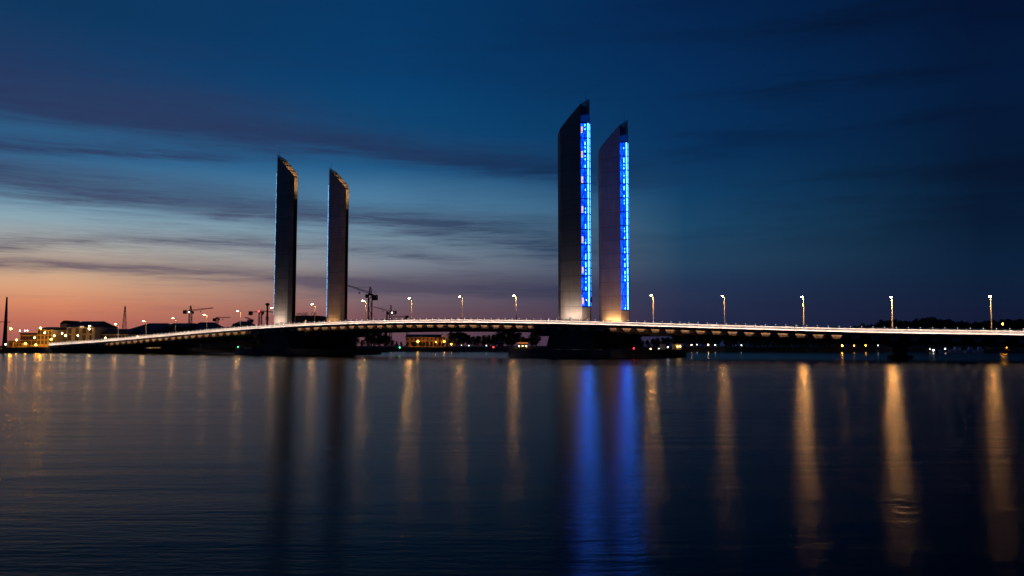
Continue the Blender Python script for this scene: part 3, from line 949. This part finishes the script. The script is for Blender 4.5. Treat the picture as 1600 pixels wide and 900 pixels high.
house('warehouse', 'wide black roofed warehouse right of the lattice mast', 'warehouse', 197, 262, 516, 505, 470, 30, M['shed'], 'gable', hip=.28)
house('warehouse', 'dark warehouse with a faint pale front behind the bridge lamp', 'warehouse', 256, 292, 510.5, 505, 474, 26, M['shed'], 'gable', 1, 4, 1.6, 2.6, hip=.05, wz=(.55, .98))
house('warehouse', 'black roofed warehouse below the crane with the white light', 'warehouse', 283, 334, 516, 503.5, 480, 30, M['shed'], 'gable', hip=.3)
house('low_shed', 'low dark shed roof right of the small flat jib crane', 'shed', 340, 396, 514, 510, 490, 20, M['shed'], 'gable', hip=.2)
house('dark_house', 'dark house with hipped roof behind the left approach, beside the short crane', 'house', 363, 384.5, 507, 502, 500, 18, M['shed'], 'gable', hip=.22, chim=1)
r = house('flat_building', 'black flat roofed building with rooftop lettering between the left towers', 'building', 461, 500, 505.5, 494, 520, 16, M['shed'], 'flat')
ft = bpy.data.curves.new('sign_letters', 'FONT'); ft.body = 'VNSEL CR'; ft.size = 2.9; ft.extrude = .12
fo = bpy.data.objects.new('roof_lettering', ft); COL.objects.link(fo); ft.materials.append(M['steel_dark'])
fp = at(463.2, 493.3, 520.5)
fm = bpy.data.meshes.new_from_object(fo); bpy.data.objects.remove(fo)
fo = bpy.data.objects.new('roof_lettering', fm); COL.objects.link(fo)
fo.parent = r; fo.location = r.matrix_basis.inverted() @ fp; fo.rotation_euler = (pi / 2, 0, 0)
m = MB()
for k in range(8):
    x = at(464 + 2.1 * k, 494, 521).x
    m.bar((x, 521, at(464, 494.2, 521).z), (x, 521, at(464, 490, 521).z), .12)
m.build('letter_stand', M['steel_dark'], r)
# dark sheds on the quay under the left approach
house('quay_shed', 'dark quay shed under the foot of the left approach', 'shed', 128, 200, 540.5, 538.8, 412, 14, M['shed'], 'gable', group='dark sheds under the left approach')
house('quay_shed', 'dark quay shed behind the lit restaurant barge', 'shed', 205, 292, 534, 530, 424, 14, M['shed'], 'gable', group='dark sheds under the left approach')
house('quay_shed', 'dark quay shed left of the left pier', 'shed', 300, 408, 528, 523, 436, 14, M['shed'], 'gable', group='dark sheds under the left approach')

# restaurant barge, faintly lit
c0, c1 = at(227, 549, 396), at(275, 549, 396)
r = thing('restaurant_barge', ((c0.x + c1.x) / 2, 396, 0), 'moored barge with a row of coloured lit windows under the left approach', 'barge')
MB().hexa([(c0.x + 1.5, 393.5, -.4), (c1.x - .5, 393.5, -.4), (c1.x - .5, 398, -.4), (c0.x + 1.5, 398, -.4), (c0.x, 393, 1.2), (c1.x, 393, 1.2), (c1.x, 398.5, 1.2), (c0.x, 398.5, 1.2)]).build('hull', M['ship'], r)
MB().box((c0.x + 1, 393.8, 1.203), (c1.x - 1, 397.6, 3.7)).build('deckhouse', M['shed'], r)
for k in range(9):
    x = c0.x + 1.4 + (c1.x - c0.x - 3.0) * k / 9
    MB().box((x, 393.74, 2.2), (x + (c1.x - c0.x) / 14, 393.79, 3.0)).build('window', M['lit_pane'] if k in (1, 8) else M['shop_pane'], r)

# the pink house under the lifting span, with its lamps
r = house('pink_house', 'long pink house with dark roof, lit yellow, seen under the lifting deck', 'house', 634, 690, 526.5, 522.5, 512, 14, M['pink'], 'gable', 2, 9, .9, 1.3, wz=(.2, 1.0))
gx0, gx1, ge = at(688, 527, 509).x, at(696, 527, 509).x, at(688, 527, 509).z
w = MB(); xm = (gx0 + gx1) / 2
w.add([(gx0, 509, BZ), (gx1, 509, BZ), (gx1, 509, ge), (xm, 509, ge + 1.6), (gx0, 509, ge), (gx0, 511.9, BZ), (gx1, 511.9, BZ), (gx1, 511.9, ge), (xm, 511.9, ge + 1.6), (gx0, 511.9, ge)],
      [(0, 1, 2, 3, 4), (9, 8, 7, 6, 5), (0, 5, 6, 1), (1, 6, 7, 2), (2, 7, 8, 3), (3, 8, 9, 4), (4, 9, 5, 0)])
w.build('gable_wing', M['pink'], r)
for k in (-.8, .8): MB().box((xm + k - .4, 508.9, ge - 1.6), (xm + k + .4, 508.99, ge - .3)).build('window', M['pane'], r)

# ---------------------------------------------------------------- far-bank lamps
QG = 'lamps along the far bank'
quay = [
    ('orange_lamp', 17, 513.5, 414, .9, .5, 'orange quay lamp with a big glare beside the dark mast at far left'),
    ('white_lamp', 31, 516.5, 450, .9, .3, 'white lamp between the two orange lamps at far left'),
    ('white_lamp', 39, 516.6, 452, .8, .3, 'left one of a close pair of white lamps above the low ochre building'),
    ('white_lamp', 43, 516.6, 452, .8, .3, 'right one of a close pair of white lamps above the low ochre building'),
    ('orange_lamp', 63.3, 512.5, 418, 1.2, .5, 'orange quay lamp standing before the taller ochre building'),
    ('warm_lamp', 70, 520, 421, 2.2, .4, 'warm lamp on the front of the taller ochre building'),
    ('warm_lamp', 54, 527.5, 419, 1.2, .35, 'small lamp with a curved look before the low ochre building'),
    ('orange_lamp', 40, 537, 421, .8, .35, 'low orange lamp lighting the foot of the low ochre building'),
    ('orange_lamp', 56, 538.5, 419, .9, .35, 'low orange lamp at the corner between the two ochre buildings'),
    ('orange_lamp', 26, 531, 416, .7, .35, 'orange lamp over the small gatehouse'),
    ('orange_lamp', 80, 530, 420, .8, .35, 'orange lamp at the right corner of the taller ochre building'),
    ('warm_lamp', 85, 524.5, 424, 1.0, .35, 'warm lamp at the right end of the taller ochre building'),
    ('warm_lamp', 97, 520.8, 430, 1.3, .4, 'warm white lamp before the dark terrace house'),
    ('warm_lamp', 102.5, 524.3, 428, 1.5, .4, 'warm lamp at the left corner of the big tan building'),
    ('warm_lamp', 121.5, 524.5, 426, 1.3, .35, 'warm lamp before the middle of the big tan building'),
    ('warm_lamp', 139.5, 514, 430, 1.8, .4, 'warm lamp before the right end of the big tan building'),
    ('warm_lamp', 164.5, 527.8, 434, 1.2, .35, 'warm lamp before the long low tan building'),
    ('warm_lamp', 215, 526, 442, .9, .35, 'warm lamp hidden before the plain tan wing'),
    ('white_lamp', 96, 541.5, 402, 1.2, .45, 'left one of the two bright lights under the foot of the bridge'),
    ('white_lamp', 104, 541.5, 402, 1.2, .45, 'right one of the two bright lights under the foot of the bridge'),
    ('orange_lamp', 653, 533.5, 503, .7, .45, 'bright yellow lamp before the middle of the pink house'),
    ('orange_lamp', 681, 535, 504, .35, .4, 'yellow lamp behind the dark trees of the pink house'),
    ('orange_lamp', 694, 533.8, 503, .4, .4, 'yellow lamp before the gable of the pink house'),
    ('orange_lamp', 705, 538, 503, .35, .35, 'orange lamp right of the pink house'),
    ('warm_lamp', 547, 534, 500, .7, .35, 'warm light in the gap right of the left pier'),
    ('white_lamp', 721, 539.3, 496, .2, .25, 'faint white light in the dark right of the pink house'),
    ('white_lamp', 732.5, 540, 496, .4, .3, 'small white light in the dark, middle of three'),
    ('white_lamp', 760, 540, 496, .35, .3, 'small white light left of the right island'),
    ('warm_lamp', 811, 540.8, 494, .9, .4, 'left one of three warm lights under a small orange lintel'),
    ('warm_lamp', 816.5, 540.6, 494, .4, .35, 'middle one of three warm lights under a small orange lintel'),
    ('warm_lamp', 822, 540.8, 494, .8, .4, 'right one of three warm lights under a small orange lintel'),
    ('white_lamp', 996, 535, 480, .4, .35, 'small white light above the red marker light'),
    ('warm_lamp', 1080.5, 539, 478, .6, .35, 'leftmost yellow light on the dark bank right of the island hut'),
    ('white_lamp', 1089, 538.5, 478, .35, .3, 'dim white light between the first two yellow bank lights'),
    ('warm_lamp', 1106.5, 539, 477, 1.0, .4, 'brighter yellow light on the dark bank, above its own spark in the water'),
    ('white_lamp', 1117.5, 539, 476, .5, .35, 'white light just right of the brighter yellow bank light'),
    ('white_lamp', 1158.5, 539.3, 470, .4, .35, 'lone white light on the dark bank under the right approach'),
    ('orange_lamp', 1315.8, 540, 446, .5, .45, 'brightest orange bank light, left of a row of four'),
    ('orange_lamp', 1334.5, 540, 443, .08, .35, 'second light in the row of four on the right bank'),
    ('orange_lamp', 1352.5, 539.7, 440, .14, .38, 'third light in the row of four, by the right pier'),
    ('white_lamp', 1372, 539.7, 436, .4, .32, 'last and whitest light in the row of four, by the right pier'),
    ('white_lamp', 1453, 545.5, 405, .3, .25, 'first faint white light left of the moored boats'),
    ('white_lamp', 1458.5, 547, 402, .9, .4, 'bright white light left of the moored boats'),
    ('white_lamp', 1477, 545, 402, .5, .35, 'white light over the bow of the moored boats'),
    ('orange_lamp', 1566.5, 506.2, 470, .4, .5, 'orange lamp high among the dark trees at the right edge'),
]
for m_, x, y, Y, g, rad, lb in quay:
    marker('bank_lamp', x, y, Y, BZ if Y < 455 or x > 60 else BZ, m_, g, lb, 'lamp', rad, QG)

# small lit kiosk behind the right island (orange lintel)
c0, c1 = at(810, 537, 496), at(824, 537, 496)
r = thing('bank_kiosk', ((c0.x + c1.x) / 2, 497, BZ), 'small dark kiosk with a red and orange lintel behind the right island', 'kiosk')
MB().box((c0.x, 496, BZ), (c1.x, 500, c0.z)).build('wall', M['shed'], r)
MB().box((c0.x - .4, 495.6, c0.z + .003), (c1.x + .4, 500.4, c0.z + .8)).build('lintel', mat('glowing_lintel', (.5, .2, .06), .6, 0, .1, 1, emit=(1, .25, .04), strength=.25), r)  # glow painted into the lintel, which is no lamp itself

# ---------------------------------------------------------------- chimney-like mast, lattice mast, dark quay block
p = at(7, 545, 400); pt = at(11.4, 466, 400)
r = thing('tall_mast', (p.x, 400, 0), 'tall black tapering mast at the far left edge', 'mast')
MB().tube((p.x, 400, 0), (pt.x - .2, 400, pt.z), 1.25, .38, 12).build('column', M['ship'], r)
MB().tube((p.x - 4, 400, at(0, 503, 400).z), (p.x + 2.2, 400, at(0, 503, 400).z), .18, n=6).build('spar', M['ship'], r)
MB().ball((pt.x - .2, 400, pt.z + .2), .45, nu=8, nv=5).build('cap', M['ship'], r)
p0, p1 = at(-60, 507, 396), at(9.5, 507, 396)
r = thing('moored_ship', ((p0.x + p1.x) / 2, 392, 0), 'black bulk of a moored ship cut by the left edge', 'ship')
MB().loft([[(x, y, z) for x, y in ((p0.x, 388), (p1.x - 1, 388), (p1.x + .6 + k, 391), (p1.x - 1, 396), (p0.x, 396))] for z, k in ((-.8, -.8), (1.6, 0), (3.2, .4))]).build('hull', M['ship'], r)
MB().box((p0.x, 389, 3.203), (p1.x - 3.5, 395, at(0, 520, 392).z)).build('deckhouse', M['ship'], r)
MB().box((p0.x, 388.6, at(0, 520, 392).z + .003), (p1.x - 2.6, 395.4, at(0, 505.5, 392).z)).build('bridge_house', M['ship'], r)
for k in range(3): MB().box((p1.x - 5.5 + .9 * k, 388.95, 9.2), (p1.x - 5.0 + .9 * k, 388.99, 9.9)).build('window', M['shop_pane'], r)
glow(MB().ball(Vector((at(9.5, 538, 388).x, 387.6, at(9.5, 538, 388).z)), .4, nu=8, nv=5).build('bow_lamp', M['white_lamp'], r), .25)


def lattice(m, base, w0, w1, h, n, t):
    for sx in (-1, 1):
        for sy in (-1, 1):
            m.bar((base[0] + sx * w0, base[1] + sy * w0, base[2]), (base[0] + sx * w1, base[1] + sy * w1, base[2] + h), t)
    for k in range(n):
        a = k / n; b_ = (k + 1) / n; wa = w0 + (w1 - w0) * a; wb = w0 + (w1 - w0) * b_
        za, zb = base[2] + h * a, base[2] + h * b_
        g = 1 if k % 2 else -1
        for sy in (-1, 1): m.bar((base[0] + g * wa, base[1] + sy * wa, za), (base[0] - g * wb, base[1] + sy * wb, zb), t * .7)
        for sx in (-1, 1): m.bar((base[0] + sx * wa, base[1] + g * wa, za), (base[0] + sx * wb, base[1] - g * wb, zb), t * .7)
        m.bar((base[0] - wb, base[1] - wb, zb), (base[0] + wb, base[1] - wb, zb), t * .6)
    return m


p = at(194.2, 516, 500); pt = at(194.2, 479, 500)
r = thing('lattice_mast', (p.x, 500, BZ), 'slim tapering lattice mast rising over the long low roof', 'mast')
lattice(MB(), (p.x, 500, BZ), 1.5, .25, pt.z - BZ, 12, .16).build('lattice_tower', M['crane'], r)
MB().tube((p.x, 500, pt.z), (p.x, 500, pt.z + 1.2), .15, .06, 6).build('tip', M['crane'], r)


def crane(x, yt, Y, w, jx, jy, cx, cy, ax, label, light=None, lx=None, ly=None, g=.6):
    """mast centre x, slewing height yt; jib tip and counter-jib end in photo pixels at the same distance"""
    t0 = at(x, yt, Y); jt = at(jx, jy, Y); ct = at(cx, cy, Y); ap = at(x, ax, Y)
    r = thing('tower_crane', (t0.x, Y, BZ), label, 'crane', 'tower cranes behind the bridge')
    lattice(MB(), (t0.x, Y, BZ), w, w, t0.z - BZ, int((t0.z - BZ) / (w * 2.4)), w * .30).build('mast', M['crane'], r)
    MB().box((t0.x - w * 1.2, Y - w * 1.2, t0.z + .003), (t0.x + w * 1.2, Y + w * 1.2, t0.z + w * .8)).build('slewing_ring', M['crane'], r)
    sg = 1 if jt.x > t0.x else -1
    MB().box((t0.x + sg * w * 1.25, Y - w, t0.z - w * 1.4), (t0.x + sg * w * 2.6, Y + w * .4, t0.z + w * .5)).build('cab', M['crane'], r)
    a = Vector((t0.x, Y, t0.z + w * .8)); j = Vector((jt.x, Y, jt.z)); L = (j - a).length
    m = MB(); n = max(6, int(L / (w * 2.2)))
    up = Vector((0, 0, 1)) * w * 1.0; sd = Vector((0, w * .6, 0))
    for k in range(n):
        p_, q_ = a.lerp(j, k / n), a.lerp(j, (k + 1) / n); s0_ = 1 - .45 * k / n; s1_ = 1 - .45 * (k + 1) / n
        m.bar(p_ + sd, q_ + sd, w * .22); m.bar(p_ - sd, q_ - sd, w * .22); m.bar(p_ + up * s0_, q_ + up * s1_, w * .22)
        mm = (p_ + q_) / 2
        for e in (sd, -sd): m.bar(p_ + e, mm + up * (s0_ + s1_) / 2, w * .13); m.bar(mm + up * (s0_ + s1_) / 2, q_ + e, w * .13)
    m.build('jib', M['crane'], r)
    c_ = Vector((ct.x, Y, ct.z))
    m = MB(); m.hexa([a + Vector((0, -w * .8, -.1)), c_ + Vector((0, -w * .8, -.1)), c_ + Vector((0, w * .8, -.1)), a + Vector((0, w * .8, -.1)), a + Vector((0, -w * .8, w * .35)), c_ + Vector((0, -w * .8, w * .35)), c_ + Vector((0, w * .8, w * .35)), a + Vector((0, w * .8, w * .35))])
    m.build('counter_jib', M['crane'], r)
    k = -sg
    x0_, x1_ = sorted((c_.x, c_.x - k * w * 2.6))
    MB().box((x0_, Y - w, c_.z - w * 2.0), (x1_, Y + w, c_.z + w * .9)).build('counterweight', M['crane'], r)
    if ax < yt - 1:
        A = Vector((t0.x, Y, ap.z))
        lattice(MB(), (t0.x, Y, t0.z + w * .8), w * .8, w * .2, ap.z - t0.z - w * .8, 3, w * .26).build('tower_head', M['crane'], r)
        m = MB(); m.bar(A, a.lerp(j, .62) + up * .7, w * .12); m.bar(A, c_ + Vector((0, 0, w * .4)), w * .12)
        m.build('pendant_line', M['crane'], r)
    hk = a.lerp(j, .45)
    m = MB(); m.bar(hk, hk - Vector((0, 0, w * 1.3)), w * .14); m.box((hk.x - w * .4, Y - w * .4, hk.z - w * 1.9), (hk.x + w * .4, Y + w * .4, hk.z - w * 1.3))
    m.build('hook_block', M['crane'], r)
    if light:
        c = at(lx, ly, Y - w * 1.5)
        glow(MB().ball(c, w * .34, nu=8, nv=5).build('work_light', M[light], r), g)
    return r


crane(297.8, 487.5, 620, .95, 333, 481.5, 286.5, 486.5, 477.5, 'tower crane with white work light, jib rising to the right', 'white_lamp', 295, 488, 1.5)
crane(339, 498.5, 640, .85, 359.5, 496.3, 333, 498.8, 495.5, 'small flat jib crane between two bridge lamps at left')
crane(391.5, 500.5, 640, .9, 382.5, 496.3, 395.8, 500.5, 499.5, 'short crane with its jib pointing up left, by the hipped house')
crane(407, 488.5, 610, 1.0, 429, 488.3, 389, 488.3, 486.6, 'tower crane with a red light just left of the left towers', 'red_lamp', 404.4, 486.6, 1.1)
crane(578.5, 461.5, 520, 1.15, 541, 446, 590, 463.5, 448.5, 'largest crane, jib rising to the left behind the left tower')
crane(610.6, 489, 640, .95, 583.5, 480, 619.5, 487.5, 476.8, 'crane with white light right of the largest crane', 'white_lamp', 612.6, 488.5, 1.2)
crane(636.5, 496, 660, .8, 614, 495.8, 638.5, 494.6, 495, 'low crane whose thin flat jib shows just above the lifting deck')
p = at(417.3, 509, 520); pt = at(417.3, 476, 520)
r = thing('floodlight_mast', (p.x, 520, BZ), 'thick dark mast with round head between the red-lit crane and tower', 'mast')
MB().tube((p.x, 520, BZ), (p.x, 520, pt.z - .5), .75, .55, 10).build('column', M['crane'], r)
MB().tube((p.x, 520, pt.z - 1.0), (p.x, 520, pt.z + .5), .55, 1.6, 12).build('head', M['crane'], r)
MB().tube((p.x, 520, pt.z + .503), (p.x, 520, pt.z + 1.0), 1.3, .8, 12).build('cap', M['crane'], r)
for z in (500, 497): zz = at(417, z, 520).z; MB().tube((p.x, 520, zz), (p.x, 520, zz + .8), 1.1, 1.1, 10).build('collar', M['crane'], r)
p = at(604.5, 498, 560); pt = at(604.5, 488, 560)
r = thing('thin_stack', (p.x, 560, BZ), 'thin dark stack left of the crane with white light', 'stack')
MB().tube((p.x, 560, BZ), (p.x, 560, pt.z), .6, .45, 8).build('flue', M['crane'], r)
MB().tube((p.x, 560, pt.z), (p.x, 560, pt.z + .6), .6, .6, 8).build('rim', M['crane'], r)

# ---------------------------------------------------------------- boats
def boat(x0, x1, yw, Y, label, cabin=True, bow=-1):
    a, b_ = at(x0, yw, Y), at(x1, yw, Y); L = b_.x - a.x; W2 = min(1.7, L * .2)
    r = thing('motor_boat', ((a.x + b_.x) / 2, Y, 0), label, 'boat', 'boats moored under the right approach')
    rings = []
    for t in (0, .15, .35, .6, .85, 1.0):
        x = a.x + L * t if bow < 0 else b_.x - L * t
        k = min(1.0, .08 + 2.4 * t) if t < .5 else 1.0
        sh = 1.25 + .7 * (1 - t) ** 2
        rings.append([(x + (-.5 if t == 0 else 0) * (1 if bow < 0 else -1), Y - W2 * k, sh), (x, Y - W2 * k * .75, -.3), (x, Y + W2 * k * .75, -.3), (x + (-.5 if t == 0 else 0) * (1 if bow < 0 else -1), Y + W2 * k, sh)])
    MB().loft(rings).build('hull', M['hull'], r)
    if cabin:
        c0, c1 = a.x + L * .38, a.x + L * .85
        cb = MB().hexa([(c0, Y - W2 * .8, 1.3), (c1, Y - W2 * .8, 1.3), (c1, Y + W2 * .8, 1.3), (c0, Y + W2 * .8, 1.3), (c0 + .5, Y - W2 * .7, 2.9), (c1 - .1, Y - W2 * .7, 2.9), (c1 - .1, Y + W2 * .7, 2.9), (c0 + .5, Y + W2 * .7, 2.9)]).build('cabin', M['hull'], r)
        MB().hexa([(c0 + .5, Y - W2 * .8 - .02, 1.9), (c1 - .3, Y - W2 * .8 - .02, 1.9), (c1 - .3, Y - W2 * .76, 1.9), (c0 + .5, Y - W2 * .76, 1.9), (c0 + .6, Y - W2 * .75 - .02, 2.5), (c1 - .3, Y - W2 * .75 - .02, 2.5), (c1 - .3, Y - W2 * .72, 2.5), (c0 + .6, Y - W2 * .72, 2.5)]).build('window', M['pane'], cb)
        MB().tube((c1 - .6, Y, 2.9), (c1 - .6, Y, 4.6), .05, n=5).build('mast', M['grey_metal'], r)
    return r


boat(1483, 1503, 551, 392, 'white motor boat with lit raked bow, leftmost of three cruisers')
boat(1507, 1521, 551.6, 386, 'white cabin cruiser in the middle of the three moored boats', bow=1)
boat(1521.8, 1536, 551.6, 384, 'white cabin cruiser at the right end of the three moored boats', bow=1)
boat(1467, 1473.5, 551, 392, 'small pale dinghy left of the three cruisers', False)
c0, c1 = at(1562, 551.5, 380), at(1587, 551.5, 380)
r = thing('mooring_pontoon', ((c0.x + c1.x) / 2, 380, 0), 'low dark pontoon with a sloping orange lit gangway at the right edge', 'pontoon')
MB().box((c0.x, 378.5, -.3), (c1.x, 381.5, .6)).build('float', M['dark_concrete'], r)
MB().hexa([(c0.x + 2, 379.5, 1.9), (c1.x, 379.5, .62), (c1.x, 380.5, .62), (c0.x + 2, 380.5, 1.9), (c0.x + 2, 379.5, 2.1), (c1.x, 379.5, .8), (c1.x, 380.5, .8), (c0.x + 2, 380.5, 2.1)]).build('gangway', mat('orange_gangway', (.5, .25, .06), .6, 0, .2, 2), r)
glow(MB().ball((c0.x + 2.5, 378.6, 2.6), .2, nu=8, nv=5).build('lamp', M['orange_lamp'], r), .06)

# ---------------------------------------------------------------- trees of the far bank
def make_crown(seed, n, spread, tall):
    rnd = random.Random(seed); m = MB()
    lobes = []
    for k in range(9):
        t = k / 8.0
        a = rnd.uniform(0, 2 * pi); d = rnd.uniform(.15, 1.0) * spread * (1 - .55 * t)
        lobes.append((Vector((d * cos(a), d * sin(a), .28 + .62 * t)), rnd.uniform(.15, .27) * (1 - .35 * t)))
    for c, R in lobes:
        for i in range(n // 9):
            v = Vector((rnd.gauss(0, 1), rnd.gauss(0, 1), rnd.gauss(0, 1))).normalized() * R * rnd.uniform(.55, 1.12)
            v.z *= tall; p = c + v
            nrm = Vector((rnd.gauss(0, 1), rnd.gauss(0, 1), rnd.gauss(0, 1))).normalized(); u = nrm.orthogonal().normalized(); w = nrm.cross(u)
            s_ = rnd.uniform(.022, .045)
            m.add([p - u * s_ - w * s_ * .6, p + u * s_ - w * s_ * .6, p + u * s_ * .8 + w * s_ * .7, p - u * s_ * .8 + w * s_ * .7], [(0, 1, 2, 3)])
    t = MB()
    t.tube((0, 0, 0), (.01, 0, .32), .035, .022, 7)
    for c, R in lobes[::2]: t.tube((.005, 0, .22), tuple(c), .016, .006, 5)
    return m, t


TP = []
for k, (nn, sp, tl) in enumerate(((1000, .30, 1.0), (1000, .36, .9), (900, .22, 1.25), (1000, .40, .85))):
    c_, t_ = make_crown(20 + k, nn, sp, tl)
    TP.append((c_, t_))
tmesh = []
first = {}


def tree(x, ytop, Y, zb, label, group, kind=None, wide=1.0):
    kind = random.randrange(4) if kind is None else kind
    p = at(x, ytop, Y); h = max(3.0, p.z - zb)
    if kind not in first:
        r = thing('bank_tree', (0, 0, 0), label, 'tree', group)
        TP[kind][1].build('trunk', M['bark'], r, world=False); TP[kind][0].build('crown', M['leaf'], r, fix=False, world=False)
        first[kind] = r
        r.location = (p.x, Y, zb); r.rotation_euler = (0, 0, random.uniform(0, 6.28)); r.scale = (h * wide, h * wide, h)
        return r
    return dup(first[kind], (p.x, Y, zb), random.uniform(0, 6.28), label, (h * wide, h * wide, h), group)


def hill_z(x, y):
    if x < 150 or y < 500: return BZ
    best = BZ
    s_ = sin(pi * min(1, max(0, (y - 500) / 160)))
    hh = 7.5 * max(0, sin(pi * min(1, max(0, (x - 165) / 260)))) ** .7 * s_ ** .6 if 165 < x < 425 else 0
    if x > 330: hh = max(hh, 4.5 * s_ ** .6)
    return BZ - .5 + hh


L1 = 'dark bank tree in the gap between left pier and pink house'
L2 = 'dark garden tree in front of the pink house'
L3 = 'dark bank tree under the lifting deck, right of the pink house'
L4 = 'dark tree on the far bank seen under the right approach deck'
L5 = 'dark tree on the skyline above the right approach deck'
L6 = 'dark tree on the far bank under the left approach deck'
for x, yt in ((556, 521), (566, 531), (575, 519), (584, 517), (593, 518), (601, 521), (607, 524.5), (613, 531), (620, 534), (627, 534.5)):
    tree(x, yt, random.uniform(500, 512), BZ, L1, 'trees between left pier and pink house')
for x, yt, w_ in ((637, 536, 1.1), (645, 538, 1.2), (663, 534.5, .9), (668, 533.5, 1.0), (674, 534, .9), (687, 533, .8), (699, 537, 1.0), (657, 541, 1.4), (649, 541, 1.4), (680, 540.5, 1.2), (693, 541, 1.2)):
    tree(x, yt, random.uniform(501.5, 502.5) if w_ > 1.05 else 501, BZ, L2, 'garden trees before the pink house', wide=w_)
for x, yt in ((704, 520), (711, 519), (718, 518), (725, 520), (731, 523.5), (739, 525.5), (747, 525), (755, 525), (763, 524.5), (771, 524), (778, 520), (786, 518), (794, 517), (802, 518), (810, 520), (818, 527), (824, 528), (831, 523), (838, 517)):
    tree(x, yt, random.uniform(504, 514), BZ, L3, 'trees seen under the lifting deck', wide=1.15)
x = 985
while x < 1335:
    yt = 517 if x < 1003 else 532 if x < 1020 else 529 if x < 1050 else 522 if x < 1060 else 517
    tree(x, yt + random.uniform(-1.5, 1.5), random.uniform(492, 500) - max(0, (x - 1080)) * .10, BZ, L4, 'trees seen under the right approach deck', wide=1.2)
    x += random.uniform(7, 10.5)
sk = [(1320, 512), (1340, 508), (1365, 505), (1378, 502), (1395, 501), (1415, 502.5), (1440, 499), (1455, 498), (1470, 498.5), (1490, 501), (1505, 503), (1520, 503), (1535, 502), (1548, 500), (1562, 503), (1578, 498.5), (1595, 500), (1615, 501)]


def sky_y(x):
    for (a, ya), (b_, yb) in zip(sk, sk[1:]):
        if a <= x <= b_: return ya + (yb - ya) * (x - a) / (b_ - a)
    return 501
x = 1322
while x < 1640:
    Y = random.uniform(560, 600); X = (x - 800) / FOC * Y
    tree(x, sky_y(x) + random.uniform(-1.2, 2.5), Y, hill_z(X, Y), L5, 'skyline trees behind the right approach', wide=1.0)
    x += random.uniform(5.0, 8.0)
x = 1340
while x < 1640:
    Y = random.uniform(478, 496); X = (x - 800) / FOC * Y
    tree(x, random.uniform(514, 523), Y, BZ, L4, 'trees seen under the right approach deck', wide=1.2)
    x += random.uniform(8, 12)
for x in (112, 210, 286, 296, 330, 352, 392, 405):
    tree(x, 541 - (x - 112) * .055 + random.uniform(-2, 2), 408 + (x - 110) * .09, BZ, L6, 'trees under the left approach', wide=1.1)
